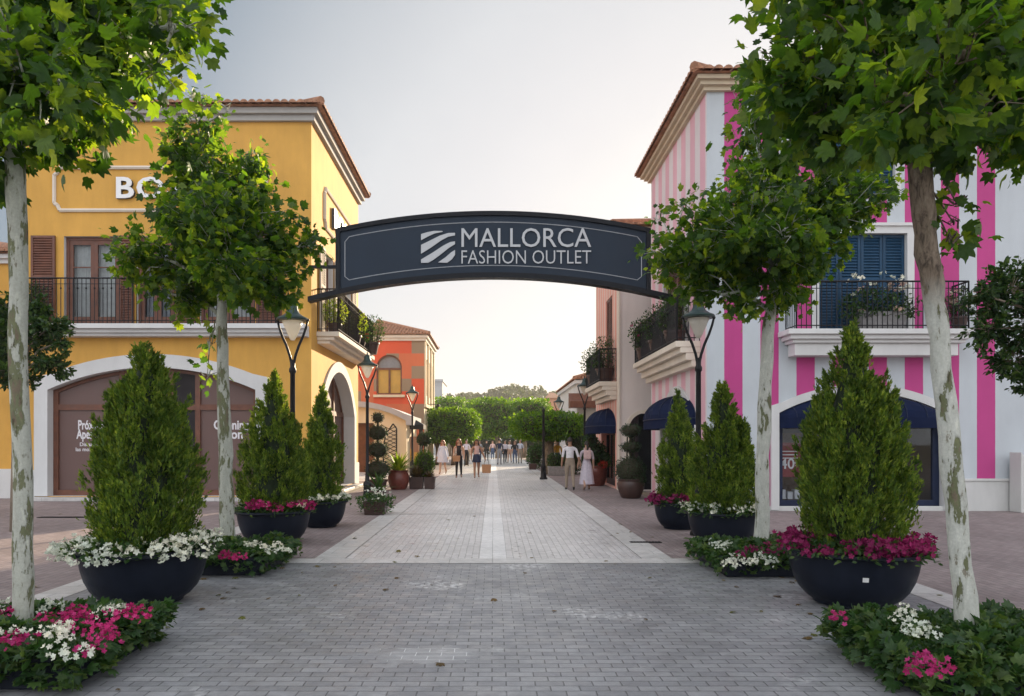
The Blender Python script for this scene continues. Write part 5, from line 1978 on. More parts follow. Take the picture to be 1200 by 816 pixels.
# red pot with lime strap leaves
x, y = -3.25, 24.9
TP = [(0, 0), (.24, 0), (.30, .08), (.36, .28), (.37, .42), (.33, .55), (.30, .60), (.33, .63), (.33, .66), (.29, .66), (.28, .60)]
pot('glossy red clay urn with lime strap leaves beside dark troughs on the left', (x, y, .01), TP, M['terracotta'])
strap_plant('lime and yellow strap leaved plant in the glossy red urn', (x, y, .60), 90, .80, 'lime_leaf', 93)
box_pot('dark brown trough with dry grass left of the round clipped bush', -2.92, -2.42, 25.0, 25.5, .42, M['dark_clay'])
box_pot('dark brown trough under the bright round clipped bush on the left', -2.40, -2.02, 25.0, 25.5, .42, M['dark_clay'])
strap_plant('dry purplish grass hanging from the dark brown troughs', (-2.66, 25.2, .40), 170, .50, 'grass_leaf', 94, spread=1.3)
strap_plant('dry grass tuft at the front of the trough with round bush', (-2.2, 25.1, .40), 90, .34, 'grass_leaf', 95, spread=1.3)
bush('round_bush', 'bright green round clipped bush in the dark trough on the left', (-2.45, 25.4, .4), [((-2.42, 25.6, .85), (.36, .36, .50))], 2200, (.04, .07), 'ficus_leaf', 96, core=.8)
pot('dark pot of the small ball tree before the glazed kiosk', (-2.9, 30.5, .01), [(0, 0), (.22, 0), (.28, .35), (.24, .35), (.22, .3)], M['dark_clay'])
bush('ball_tree', 'small dark ball tree on a stem before the glazed kiosk', (-2.9, 30.5, .3), [((-2.9, 30.5, 1.72), (.30, .30, .28))], 1100, (.05, .08), 'topiary_leaf', 97,
     [([(-2.9, 30.5, .3), (-2.9, 30.5, 1.6)], [.03, .025])], cat='topiary', core=.85)
# right: topiary by the cream arch
x, y = 4.02, 21.2
pot('large dark brown urn holding the disc topiary by the cream arch', (x, y, .01), [(0, 0), (.25, 0), (.30, .06), (.38, .28), (.40, .42), (.36, .50), (.38, .53), (.38, .56), (.33, .56), (.32, .50)], M['dark_clay'])
bush('disc_topiary', 'dark clipped topiary of a ball and two discs in brown urn by the cream arch', (x, y, .5),
     [((x - .02, y, .82), (.46, .46, .42)), ((x + .16, y - .1, .55), (.26, .26, .24)), ((x, y, 1.50), (.30, .30, .17)), ((x, y, 1.98), (.30, .30, .19))], 3800, (.035, .06), 'topiary_leaf', 98,
     [([(x, y, .45), (x, y, 1.9)], [.05, .03]), ([(x - .12, y, .9), (x - .1, y, 1.8)], [.02, .02]), ([(x + .12, y, .9), (x + .1, y, 1.8)], [.02, .02])], cat='topiary', core=.86)
x, y = 3.82, 27.0
pot('big red brown urn with tall bush next to the walking couple', (x, y, .01), [(0, 0), (.30, 0), (.33, .05), (.42, .40), (.43, .60), (.40, .66), (.42, .69), (.42, .73), (.36, .73), (.35, .66)], M['terracotta'])
bush('leafy_bush', 'mid green bush in the big red brown urn next to the couple', (x, y, .7), [((x - .05, y, 1.22), (.44, .44, .46)), ((x - .2, y, 1.62), (.26, .26, .30)), ((x + .25, y, .95), (.3, .3, .3))], 2300, (.06, .11), 'shrub_leaf', 99, core=.7)
bush('red_flower', 'red geraniums at the foot of the bush in the red brown urn', (x + .2, y - .35, .7), [((x + .22, y - .34, .80), (.16, .12, .12))], 160, (.04, .07), 'red_petal', 100, core=0, cat='flowers')
# far planters and hedges
box_pot('long low planter box with grey green hedge beyond the walking man', 2.62, 3.75, 34.4, 35.2, .45, M['rattan'])
bush('low_hedge', 'grey green low hedge in the long planter box beyond the walking man', (3.2, 34.8, .4), [((2.95, 34.8, .72), (.36, .36, .36)), ((3.42, 34.8, .72), (.36, .36, .34))], 1500, (.06, .1), 'shrub_leaf', 101)
box_pot('dark square planter at the foot of the clipped ficus on the right', 2.05, 2.5, 41.6, 42.1, .34, M['dark_clay'])
bush('leafy_bush', 'dark bush left of the ficus trunk on the right of the street', (2.5, 43, 0), [((2.5, 43, .70), (.50, .5, .70)), ((2.75, 43.2, 1.2), (.34, .3, .4))], 1600, (.08, .14), 'shrub_leaf', 102)
bush('cypress', 'dark cypress column at the edge of the far white shop', (4.05, 36, 0), [((4.05, 36, 1.3), (.42, .42, 1.35))], 2300, (.07, .12), 'topiary_leaf', 103, core=.85, cat='tree')

# balcony plants
def leafy_pot(label_pot, label_plant, loc, s, seed, mat='shrub_leaf', petal=None, n=700, tall=1.0, flower_n=14):
    x, y, z = loc
    pot(label_pot, loc, [(0, 0), (.13 * s, 0), (.18 * s, .24 * s), (.20 * s, .25 * s), (.20 * s, .29 * s), (.17 * s, .29 * s), (.16 * s, .26 * s)], M['dark_clay'])
    rng = random.Random(seed)
    cl = []
    if petal:
        cl = [(petal, petal.replace('_petal', '_blossom'), [((x + rng.uniform(-.3, .3) * s, y + rng.uniform(-.3, .1) * s, z + .3 * s + rng.uniform(.1, .6) * s * tall), .05, 5) for _ in range(flower_n)])]
    def fn(rg_, k):
        d_ = rdirs(rg_, k)
        q = rg_.random((k, 1)) ** .45
        p = np.array([x, y, z + .27 * s + .32 * s * tall]) + d_ * q * np.array([.36 * s, .32 * s, .38 * s * tall])
        return p, d_
    flower_mass(label_plant, (x, y, z + .25 * s), fn, n, cl, seed, leaf=(.05, .1), name='balcony_plant', leafm=mat, cat='plant', bl=(.06, .09))


leafy_pot('clay pot at the near corner of the yellow side balcony', 'bushy plant with yellow tips behind the sign arm on the yellow side balcony', (-4.75, 21.7, 4.87), 1.1, 111, 'lime_leaf')
leafy_pot('clay pot halfway along the yellow side balcony', 'bright lime plant halfway along the yellow side balcony', (-4.72, 24.6, 4.87), 1.3, 112, 'lime_leaf')
leafy_pot('clay pot near the far end of the yellow side balcony', 'red flowering plant on the yellow side balcony', (-4.7, 25.6, 4.87), 1.0, 113, 'shrub_leaf', 'red_petal')
leafy_pot('clay pot at the far end of the yellow side balcony', 'spreading feathery plant hanging past the far end of the yellow side balcony', (-4.5, 26.8, 4.87), 1.5, 114, 'shrub_leaf', None, 900)
leafy_pot('clay pot at the left end of the yellow front balcony', 'small plant at the left end of the yellow front balcony', (-12.85, 20.2, 4.92), 1.3, 115)
leafy_pot('clay pot near the far end of the pink side balcony', 'pink flowering plant trailing from the pink side balcony', (4.72, 22.6, 4.16), 1.4, 116, 'shrub_leaf', 'magenta_petal', 1000)
leafy_pot('clay pot halfway along the pink side balcony', 'dense dark plant halfway along the pink side balcony', (4.78, 21.0, 4.16), 1.5, 117, 'shrub_leaf', None, 1000)
leafy_pot('clay pot at the near end of the pink side balcony', 'tall dark plant at the near end of the pink side balcony', (4.8, 19.2, 4.16), 1.5, 118, 'shrub_leaf', None, 1000)
leafy_pot('clay pot on the small cream balcony', 'thick dry plant on the small cream balcony', (3.9, 27.8, 3.73), 1.6, 119, 'shrub_leaf', None, 1100)
leafy_pot('clay pot near front of the small cream balcony', 'pale plant at the near corner of the small cream balcony', (3.95, 25.6, 3.73), 1.7, 120, 'shrub_leaf', None, 1000)
leafy_pot('clay pot at the right end of the pink front balcony', 'small leafy plant at the right end of the pink front balcony', (PX(1113), 17.05, PZ(389)), 1.0, 121, 'shrub_leaf', 'pink_petal', 500)
box_pot('grey woven trough of pink and white flowers on the pink shop front balcony', PX(996), PX(1049), 16.88, 17.2, .42, M['rattan'], PZ(390))
def fn(rg_, k):
    u = rg_.uniform(PX(978), PX(1062), k)
    h = rg_.random(k) ** 1.3
    return np.stack([u, 17.04 + rg_.normal(size=k) * .16, PZ(372) + h * (.78 - .35 * np.abs((u - PX(1015)) / .9)) - .08], 1), rdirs(rg_, k)
rgb = random.Random(8)
flower_mass('tall pink and white oleander like flowers in the balcony trough before blue shutters', (PX(1022), 17.04, PZ(372)), fn, 1300,
            [('white_petal', 'white_blossom', [((PX(rgb.uniform(980, 1050)), 16.92 + rgb.uniform(-.1, .2), PZ(rgb.uniform(326, 352))), .07, 6) for _ in range(16)]),
             ('pink_petal', 'pink_blossom', [((PX(rgb.choice((1030, 1036, 1042, 985, 995))) + rgb.uniform(-.05, .05), 16.88, PZ(rgb.choice((368, 370, 345, 340)))), .07, 7) for _ in range(12)])],
            122, leaf=(.06, .11), name='balcony_plant', leafm='shrub_leaf', cat='plant', bl=(.06, .09))

# broadleaf trees at the two edges of the picture
def edge_tree(label, base, h, blobs, seed, n, leaf):
    rng = np.random.default_rng(seed)
    base = Vector(base)
    t = thing('broadleaf_tree', label, 'tree', base)
    mb = MB()
    top = base + Vector((0, 0, h))
    mb.tube([base, base + Vector((.03, 0, h * .5)), top], [.09, .08, .06], 10)
    pos, td, nd, sc = [], [], [], []
    tot = sum(r ** 2 for _, r in blobs)
    for c, r in blobs:
        c = Vector(c)
        mb.tube([top - Vector((0, 0, .3)), (top + c) / 2 + Vector((0, 0, .05)), c], [.03, .02, .01], 6)
        ns = int(46 * r * r / .25)
        for k in range(ns):
            d_ = Vector(rdirs(rng, 1)[0])
            tip = c + d_ * r * (.5 + .6 * rng.random()) + Vector((0, 0, .05))
            st = c + d_ * r * .1
            mb.tube([st, (st + tip) / 2 + Vector((0, 0, .03)), tip], [.006, .004, .002], 4, cap=False)
            for j in range(max(4, int(n * r * r / tot / ns))):
                u = rng.uniform(.25, 1.02)
                p = np.array(st.lerp(tip, u)) + rng.normal(size=3) * .025
                dd = np.array(d_) * .6 + rng.normal(size=3) * .6
                pos.append(p); td.append(dd); nd.append(rng.normal(size=3) * .6 + np.array([0, 0, .8])); sc.append(rng.uniform(*leaf))
    mb.build('trunk', M['ficus_bark'], t, smooth=True, fix=False)
    leaves_obj('crown', OVAL_LEAF, pos, td, nd, np.array(sc), M['shrub_leaf'], t)
    return t


Y = 9.0
edge_tree('small leaved dark tree reaching in at the right edge before the pink shop', (7.35, Y, 0), 3.0,
          [(P(1185, 340, Y), .42), (P(1160, 385, Y), .36), (P(1190, 420, Y + .2), .42), (P(1215, 380, Y), .55), (P(1205, 450, Y), .3), (P(1240, 330, Y), .5), (P(1150, 345, Y - .1), .22), (P(1170, 330, Y), .2),
           (P(1255, 410, Y), .5), (P(1290, 360, Y), .5)], 131, 10500, (.055, .095))
Y = 13.5
edge_tree('small leaved tree behind the nearest left plane trunk by the yellow shop', (-8.9, Y, 0), 3.1,
          [(P(25, 395, Y), .55), (P(55, 385, Y), .40), (P(60, 430, Y), .38), (P(15, 435, Y), .5), (P(-15, 400, Y), .6), (P(45, 365, Y), .28), (P(10, 360, Y), .35), (P(72, 400, Y), .2), (P(-30, 450, Y), .4)], 132, 9000, (.07, .12))

# ------------------------------------------------------------------ clipped ficus trees along the street
def ficus(label, x0, x1, y0, y1, z0, z1, seed, n, leaf, trunks):
    rng = np.random.default_rng(seed)
    c = ((x0 + x1) / 2, (y0 + y1) / 2, 0)
    t = thing('clipped_ficus', label, 'tree', c, group='box clipped ficus trees along the street')
    h = np.array([(x1 - x0) / 2, (y1 - y0) / 2, (z1 - z0) / 2])
    ctr = np.array([c[0], c[1], (z0 + z1) / 2])
    d_ = rng.normal(size=(n, 3))
    # rounded box: superellipsoid surface
    k = (np.sum(np.abs(d_) ** 4.2, axis=1, keepdims=True)) ** (1 / 4.2)
    u = d_ / k
    q = 1 - .22 * rng.random((n, 1)) ** 1.4 + .04 * rng.normal(size=(n, 1))
    lum = 1 + .075 * np.sin(u[:, :1] * 7 + seed) * np.sin(u[:, 2:] * 6 + u[:, 1:2] * 5)
    pos = ctr + u * h * q * lum
    nn = nrm(u / np.maximum(h, .3))
    leaves_obj('crown', OVAL_LEAF, pos, nn * .5 + rng.normal(size=(n, 3)) * .6, nn * .8 + rng.normal(size=(n, 3)) * .5 + np.array([0, 0, .3]), rng.uniform(*leaf, n), M['ficus_leaf'], t)
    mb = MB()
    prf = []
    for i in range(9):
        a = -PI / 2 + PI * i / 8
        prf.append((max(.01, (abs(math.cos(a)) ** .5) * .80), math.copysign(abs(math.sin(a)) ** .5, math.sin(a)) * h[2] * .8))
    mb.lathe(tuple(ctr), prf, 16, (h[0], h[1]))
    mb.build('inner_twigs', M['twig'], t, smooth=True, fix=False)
    mb = MB()
    for tx, ty, r in trunks:
        mb.tube([(tx, ty, 0), (tx + .04, ty, z0 * .6), (tx - .03, ty, z0 + .3)], [r * 1.15, r, r * .9], 8)
        for s in (-1, 1):
            mb.tube([(tx, ty, z0 * .75), (tx + s * .35, ty, z0 + .3)], [r * .6, r * .4], 6)
    mb.build('trunk', M['ficus_bark'], t, smooth=True, fix=False)
    return t


ficus('box clipped ficus crown nearest on the right with pale stout trunk behind black post', .95, 4.5, 34.6, 38.2, 1.74, 3.06, 141, 6500, (.10, .19), [(2.75, 36.4, .27)])
ficus('box clipped ficus on the left beside the red patchwork shop', -4.6, -1.0, 47, 51, 1.55, 3.8, 142, 6500, (.13, .24), [(-3.8, 49, .12), (-2.7, 49, .14), (-1.8, 49.3, .12)])
ficus('tall clipped ficus mass at street centre behind the left ficus', -2.6, 2.0, 66, 71, 2.0, 5.5, 143, 6000, (.18, .32), [(-1.6, 68, .2), (.4, 68, .2)])
ficus('tall clipped ficus right of the central one beyond the street', 1.7, 5.6, 68, 73, 2.0, 5.6, 144, 5000, (.18, .32), [(3.0, 70, .2), (4.4, 70, .2)])
ficus('far clipped ficus behind the grey tower foot on the left', -6.6, -2.7, 74, 79, 2.0, 6.1, 145, 4500, (.2, .34), [(-4.6, 76, .2)])
bush('shade_hedge', 'added dark leafy bank filling the shade below the clipped ficus crowns', (-1, 88, 0), [((-3 + 1.6 * i, 88, 1.2), (1.2, .8, 1.4)) for i in range(7)], 3000, (.2, .34), 'topiary_leaf', 146, cat='hedge')  # dark foliage added to stand for the shade under the far crowns

# far pine wood on the hill: one mass
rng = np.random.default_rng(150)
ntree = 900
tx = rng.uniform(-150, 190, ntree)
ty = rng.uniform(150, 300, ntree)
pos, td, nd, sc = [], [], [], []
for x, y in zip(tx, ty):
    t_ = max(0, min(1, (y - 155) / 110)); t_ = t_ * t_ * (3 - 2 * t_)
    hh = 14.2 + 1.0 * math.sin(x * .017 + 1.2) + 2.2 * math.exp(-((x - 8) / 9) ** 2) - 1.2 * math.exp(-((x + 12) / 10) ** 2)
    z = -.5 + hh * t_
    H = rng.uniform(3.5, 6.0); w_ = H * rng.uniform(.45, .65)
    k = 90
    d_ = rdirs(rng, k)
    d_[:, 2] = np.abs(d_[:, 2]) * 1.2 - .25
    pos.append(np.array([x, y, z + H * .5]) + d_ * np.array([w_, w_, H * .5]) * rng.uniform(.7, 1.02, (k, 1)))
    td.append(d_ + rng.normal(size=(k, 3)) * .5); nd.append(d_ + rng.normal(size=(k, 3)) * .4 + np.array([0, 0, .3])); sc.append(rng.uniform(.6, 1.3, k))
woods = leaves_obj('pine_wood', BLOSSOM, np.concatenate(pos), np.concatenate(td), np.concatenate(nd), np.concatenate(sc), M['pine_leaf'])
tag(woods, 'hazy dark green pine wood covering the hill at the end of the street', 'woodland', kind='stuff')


# ================================================================== STREET LAMPS
def street_lamp(label, loc):
    t = thing('street_lamp', label, 'lamp', (0, 0, 0), group='black street lamps with forked arms')
    mb = MB()
    mb.lathe((0, 0, 0), [(0, 0), (.15, 0), (.15, .05), (.12, .08), (.11, .35), (.13, .38), (.12, .44), (.07, .50), (.055, .75), (.065, .78), (.05, .82), (.045, 2.9), (.065, 2.93), (.065, 2.98), (.045, 3.02), (.05, 3.14), (0, 3.16)], 16)
    o = mb.build('post', M['iron'], t, smooth=True)
    md = o.modifiers.new('e', 'EDGE_SPLIT'); md.split_angle = R(40)
    for k in range(2):
        s = (-1, 1)[k]
        mb = MB()
        pts = [(s * .02, 0, 3.08), (s * .05, 0, 3.22), (s * .11, 0, 3.40), (s * .19, 0, 3.58), (s * .245, 0, 3.74), (s * .275, 0, 3.86)]
        mb.tube(pts, [.026, .026, .025, .024, .022, .02], 7)
        mb.ball((s * .275, 0, 3.87), .032, 8, 6)
        mb.build('arm', M['iron'], t, smooth=True)
    mb = MB()
    mb.lathe((0, 0, 0), [(.0, 3.50), (.035, 3.505), (.075, 3.58), (.135, 3.72), (.190, 3.85), (0, 3.86)], 24)
    mb.build('lamp_glass', M['lamp_glass'], t, smooth=True)
    mb = MB()
    mb.lathe((0, 0, 0), [(0, 3.86), (.28, 3.86), (.285, 3.89), (.27, 3.91), (.20, 3.94), (.13, 3.99), (.10, 4.05), (.085, 4.14), (.05, 4.18), (.02, 4.20), (.02, 4.25), (0, 4.27)], 24)
    o = mb.build('lamp_shade', M['bronze'], t, smooth=True)
    md = o.modifiers.new('e', 'EDGE_SPLIT'); md.split_angle = R(40)
    t.location = loc
    t['label'] = label
    return t


lamp0 = street_lamp('black street lamp between the thuja cones before the yellow shop corner', (-3.65, 13.2, .012))
for lab, loc in (('black street lamp under the plane crown beside the pink shop corner', (3.65, 12.9, .012)),
                 ('black street lamp at the far end of the yellow shop', (-3.68, 21.2, .012)),
                 ('black street lamp standing before the red patchwork wall', (-3.75, 33.6, .012)),
                 ('black street lamp beyond the cream shop and its small awning', (3.68, 29.2, .012)),
                 ('distant black street lamp above the nearest clipped ficus', (3.75, 41.5, .012))):
    copy_thing(lamp0, loc, label=lab)
bp_ = thing('post', 'plain black post with flared foot before the nearest clipped ficus trunk', 'post', (2.17, 31.3, .012))
mb = MB()
mb.lathe((2.17, 31.3, .012), [(0, 0), (.17, 0), (.17, .06), (.13, .10), (.11, .50), (.13, .53), (.08, .62), (.055, .9), (.05, 2.9), (.075, 2.95), (.05, 3.05), (0, 3.08)], 14)
mb.build('shaft', M['iron'], bp_, smooth=True)

# drain gratings
def grate(label, x, y, w_, d_):
    t = thing('drain_grating', label, 'drain', (x, y, .01))
    mb = MB()
    mb.box(x - w_ / 2, x + w_ / 2, y - d_ / 2, y - d_ / 2 + .02, .009, .018)
    mb.box(x - w_ / 2, x + w_ / 2, y + d_ / 2 - .02, y + d_ / 2, .009, .018)
    n = int(w_ / .05)
    for i in range(n + 1):
        xx = x - w_ / 2 + i * w_ / n
        mb.box(xx - .01, xx + .01, y - d_ / 2 + .02, y + d_ / 2 - .02, .009, .0175)
    mb.build('grating', M['iron'], t)
    mb = MB(); mb.poly((x - w_ / 2, y - d_ / 2, .0145), (x + w_ / 2, y - d_ / 2, .0145), (x + w_ / 2, y + d_ / 2, .0145), (x - w_ / 2, y + d_ / 2, .0145))
    mb.build('slot', M['dark_in'], t, fix=False)
grate('narrow dark drain grating in the pavement before the brown hoarding', -9.35, 15.9, 1.2, .2)
grate('narrow dark drain grating in the street at the right kerb strip', 2.52, 12.0, .5, .14)

# fallen leaves and petals round the planters
rng = np.random.default_rng(171)
pos = []
for cx, cy, sx, sy, n in ((-3.4, 6.4, .9, 1.6, 26), (3.3, 6.2, .9, 1.6, 30), (-3.2, 9.4, 1.0, 1.4, 20), (3.2, 9.3, 1.0, 1.4, 22), (0, 8, 3.5, 4, 22), (-8, 14, 3, 4, 20), (8, 12, 3, 3, 20)):
    pos.append(np.stack([rng.normal(cx, sx, n), rng.normal(cy, sy, n), np.full(n, .022)], 1))
pos = np.concatenate(pos)
n = len(pos)
M['dry_leaf'] = leafy('dry fallen leaf', (.10, .06, .025), (.16, .10, .04), (.12, .13, .03), .15)
tag(leaves_obj('fallen_leaves', PLANE_LEAF, pos, np.concatenate([rng.normal(size=(n, 2)), np.zeros((n, 1))], 1), np.tile([0, 0, 1.0], (n, 1)) + rng.normal(size=(n, 3)) * .12, rng.uniform(.03, .09, n), M['dry_leaf']),
    'dry fallen leaves scattered on the paving round the planters', 'fallen leaves', kind='stuff')

# ================================================================== PEOPLE
def person(label, loc, heading, height, stride=.0, arms=((0, 0), (0, 0)), cloth=None, hair=('dark_hair', 'short'), skirt=None, extra=None, skin='skin', width=1.0, group=None):
    """heading 0 faces away from the camera (+Y); arms = (forward swing, outward) at each hand, left first"""
    cloth = dict(dict(torso='white_cloth', upper='white_cloth', fore=skin, thigh='black_cloth', shin='black_cloth', foot='shoe', hips=None), **(cloth or {}))
    cloth['hips'] = cloth['hips'] or cloth['thigh']
    t = thing('person', label, 'person', loc, heading, group=group)
    W = width
    J = [(0, 0, .96), (0, .005, 1.10), (0, .01, 1.26), (0, -.005, 1.40), (0, -.01, 1.485), (0, .005, 1.55), (0, .02, 1.63), (0, .015, 1.705)]
    RAD = [.135 * W, .118 * W, .135 * W, .125 * W, .06, .052, .086, .068]
    E = [(i, i + 1) for i in range(7)]
    lab = ['hips', 'torso', 'torso', 'torso', 'skin', 'skin', 'skin']
    for k, s in enumerate((-1, 1)):
        fwd, out = arms[k]
        b = len(J)
        J += [(s * .10 * W, 0, 1.40), (s * .185 * W, -.005, 1.385), (s * (.22 + out * .4) * W, fwd * .35 - .03, 1.12), (s * (.225 + out) * W, fwd + .02, .885 + abs(fwd) * .35)]
        RAD += [.078, .054, .045, .035]
        E += [(3, b), (b, b + 1), (b + 1, b + 2), (b + 2, b + 3)]
        lab += ['torso', 'upper', 'upper', 'fore']
        # palm
        J.append((s * (.228 + out) * W, fwd + .035, .80 + abs(fwd) * .38)); RAD.append(.032)
        E.append((b + 3, b + 4)); lab.append('skin')
        st = stride * s
        b = len(J)
        J += [(s * .085 * W, 0, .90), (s * .095, st * .5 + .02, .50), (s * .10, st - (.10 if st < 0 else 0), .09 + (.05 if st < -.05 else 0)), (s * .115, st + .13 - (.08 if st < 0 else 0), .035)]
        RAD += [.100 * W, .064, .043, .036]
        E += [(0, b), (b, b + 1), (b + 1, b + 2), (b + 2, b + 3)]
        lab += ['hips', 'thigh', 'shin', 'foot']
    k_ = height / 1.773
    me = bpy.data.meshes.new('body')
    me.from_pydata([Vector(p) * k_ for p in J], E, [])
    ob = bpy.data.objects.new('tmp_body', me)
    COL.objects.link(ob)
    sk = ob.modifiers.new('skin', 'SKIN')
    sk.use_smooth_shade = True
    for i, v in enumerate(me.skin_vertices[0].data):
        v.radius = (RAD[i] * k_, RAD[i] * k_)
        v.use_root = i == 0
    sb = ob.modifiers.new('s', 'SUBSURF'); sb.levels = 2; sb.render_levels = 2
    dg = bpy.context.evaluated_depsgraph_get()
    bm = bmesh.new()
    bm.from_mesh(bpy.data.meshes.new_from_object(ob.evaluated_get(dg)))
    bpy.data.objects.remove(ob)
    # trunk flatter front to back than side to side
    for v in bm.verts:
        z = v.co.z / k_
        if .82 < z < 1.46 and abs(v.co.x) < .19 * k_:
            v.co.y *= .78
        # nose
        d2 = (v.co.x / k_) ** 2 + ((z - 1.625) * 1.0) ** 2
        if v.co.y > .06 * k_ and d2 < .0008:
            v.co.y += .022 * k_
    mb = MB()
    # fingers and thumbs, rooted in the palms
    for k, s in enumerate((-1, 1)):
        fwd, out = arms[k]
        pw = Vector((s * (.228 + out) * W, fwd + .035, .80 + abs(fwd) * .38))
        for q in range(4):
            L = (.068, .078, .072, .056)[q]
            y0 = .024 - q * .016
            a = pw + Vector((0, y0, .005))
            mb.tube([a * k_, (a + Vector((0, .004, -L * .55))) * k_, (a + Vector((-s * .018, .010, -L))) * k_], [.0095 * k_, .0085 * k_, .0065 * k_], 6)
        a = pw + Vector((0, .028, .03))
        mb.tube([a * k_, (a + Vector((-s * .006, .028, -.022))) * k_, (a + Vector((-s * .012, .034, -.05))) * k_], [.011 * k_, .010 * k_, .007 * k_], 6)
    vs = [bm.verts.new(p) for p in mb.v]
    for f in mb.f:
        bm.faces.new([vs[i] for i in f])
    names = sorted(set(cloth.values()) | {skin})
    bones = [(Vector(J[a]) * k_, Vector(J[b]) * k_, l) for (a, b), l in zip(E, lab)]
    for f in bm.faces:
        c = f.calc_center_median()
        best, bl = 1e9, 'skin'
        for a, b, l in bones:
            ab = b - a
            u = max(0, min(1, (c - a).dot(ab) / ab.length_squared))
            dd = (c - a - ab * u).length
            if dd < best:
                best, bl = dd, l
        if c.z > 1.47 * k_:
            bl = 'skin'
        f.material_index = names.index(skin if bl == 'skin' else cloth[bl])
        f.smooth = True
    m2 = bpy.data.meshes.new('body')
    bm.to_mesh(m2); bm.free()
    link_mesh('body', m2, [M[n] for n in names], t)
    # face
    mb = MB()
    for s in (-1, 1):
        mb.ball(Vector((s * .030, .094, 1.645)) * k_, .009 * k_, 8, 6)
    mb.ball(Vector((0, .096, 1.585)) * k_, (.022 * k_, .008 * k_, .007 * k_), 8, 6)
    mb2 = MB(); mb2.v, mb2.f, mb2.m = mb.v, mb.f, mb.m
    o = mb2.build('face', M['dark_hair'] if True else M['lips'], None); o.parent = t; o.location = (0, 0, 0)
    # hair
    hm, style = hair
    mb = MB()
    c = Vector((0, -.004, 1.672)) * k_
    pts, fs = [], []
    seg, rings = 18, 9
    for i in range(rings + 1):
        th = PI * .62 * i / rings
        for k in range(seg):
            a = 2 * PI * k / seg
            low = 1.0 if math.sin(a) < .35 else .62     # hairline higher at the face
            tt = th * low
            r = .103 + .006 * math.sin(7 * a + 3 * i)
            pts.append(c + Vector((r * .92 * math.sin(tt) * math.cos(a), r * 1.02 * math.sin(tt) * math.sin(a), r * math.cos(tt) * 1.02)) * k_)
    for i in range(rings):
        for k in range(seg):
            k2 = (k + 1) % seg
            fs.append((i * seg + k, (i + 1) * seg + k, (i + 1) * seg + k2, i * seg + k2))
    mb.add(pts, fs)
    if style == 'long':
        for q in range(11):
            a = PI + PI * (q / 10) - .0
            st = Vector((.085 * math.cos(a), .085 * math.sin(a) - .0, 1.68))
            mb.tube([st * k_, (st + Vector((.02 * math.cos(a), -.015, -.12))) * k_, (st + Vector((.03 * math.cos(a), .005, -.24))) * k_, (st + Vector((.02 * math.cos(a), .01, -.33 + .03 * math.sin(q * 2)))) * k_],
                    [.032 * k_, .036 * k_, .032 * k_, .012 * k_], 7)
    elif style == 'pony':
        mb.tube([Vector((0, -.09, 1.70)) * k_, Vector((0, -.14, 1.66)) * k_, Vector((.005, -.15, 1.52)) * k_, Vector((0, -.14, 1.36)) * k_], [.03 * k_, .038 * k_, .032 * k_, .010 * k_], 8)
    o = mb.build('hair', M[hm], None, smooth=True, fix=False); o.parent = t; o.location = (0, 0, 0)
    if skirt:
        mt, ztop, zhem, rt, rh = skirt
        mb = MB()
        seg = 36
        pts = []
        nz = 8
        for i in range(nz + 1):
            u = i / nz
            z = ztop + (zhem - ztop) * u
            for k in range(seg):
                a = 2 * PI * k / seg
                r = rt + (rh - rt) * u ** .8 + .016 * u * math.sin(7 * a + 1) + .01 * u * math.sin(13 * a)
                pts.append(Vector((r * math.cos(a), r * .80 * math.sin(a) + .01, z)) * k_)
        mb.add(pts, [(i * seg + k, i * seg + (k + 1) % seg, (i + 1) * seg + (k + 1) % seg, (i + 1) * seg + k) for i in range(nz) for k in range(seg)])
        o = mb.build('skirt' if ztop < 1.2 else 'dress', M[mt], None, smooth=True, fix=False); o.parent = t; o.location = (0, 0, 0)
    return t


def bag(label, loc, w_, d_, h, mat, strap, rz=0, cat='bag'):
    """a soft bag with two handles; loc is the middle of its top"""
    t = thing('hand_bag', label, cat, loc, rz)
    mb = MB()
    a, b = w_ / 2, d_ / 2
    mb.add([(-a * .9, -b, -h), (a * .9, -b, -h), (a * .9, b, -h), (-a * .9, b, -h), (-a, -b, 0), (a, -b, 0), (a, b, 0), (-a, b, 0)],
           [(3, 2, 1, 0), (0, 1, 5, 4), (1, 2, 6, 5), (2, 3, 7, 6), (3, 0, 4, 7), (4, 5, 6, 7)])
    o = mb.build('bag', M[mat], None, bevel=.015); o.parent = t; o.location = (0, 0, 0)
    for s in (-1, 1):
        mb = MB()
        mb.tube([(-a * .5, s * b * .8, -.02), (-a * .4, s * b * .5, strap * .7), (0, s * b * .2, strap), (a * .4, s * b * .5, strap * .7), (a * .5, s * b * .8, -.02)], .008, 6)
        o = mb.build('handle', M['dark_clay'], None); o.parent = t; o.location = (0, 0, 0)
    return t


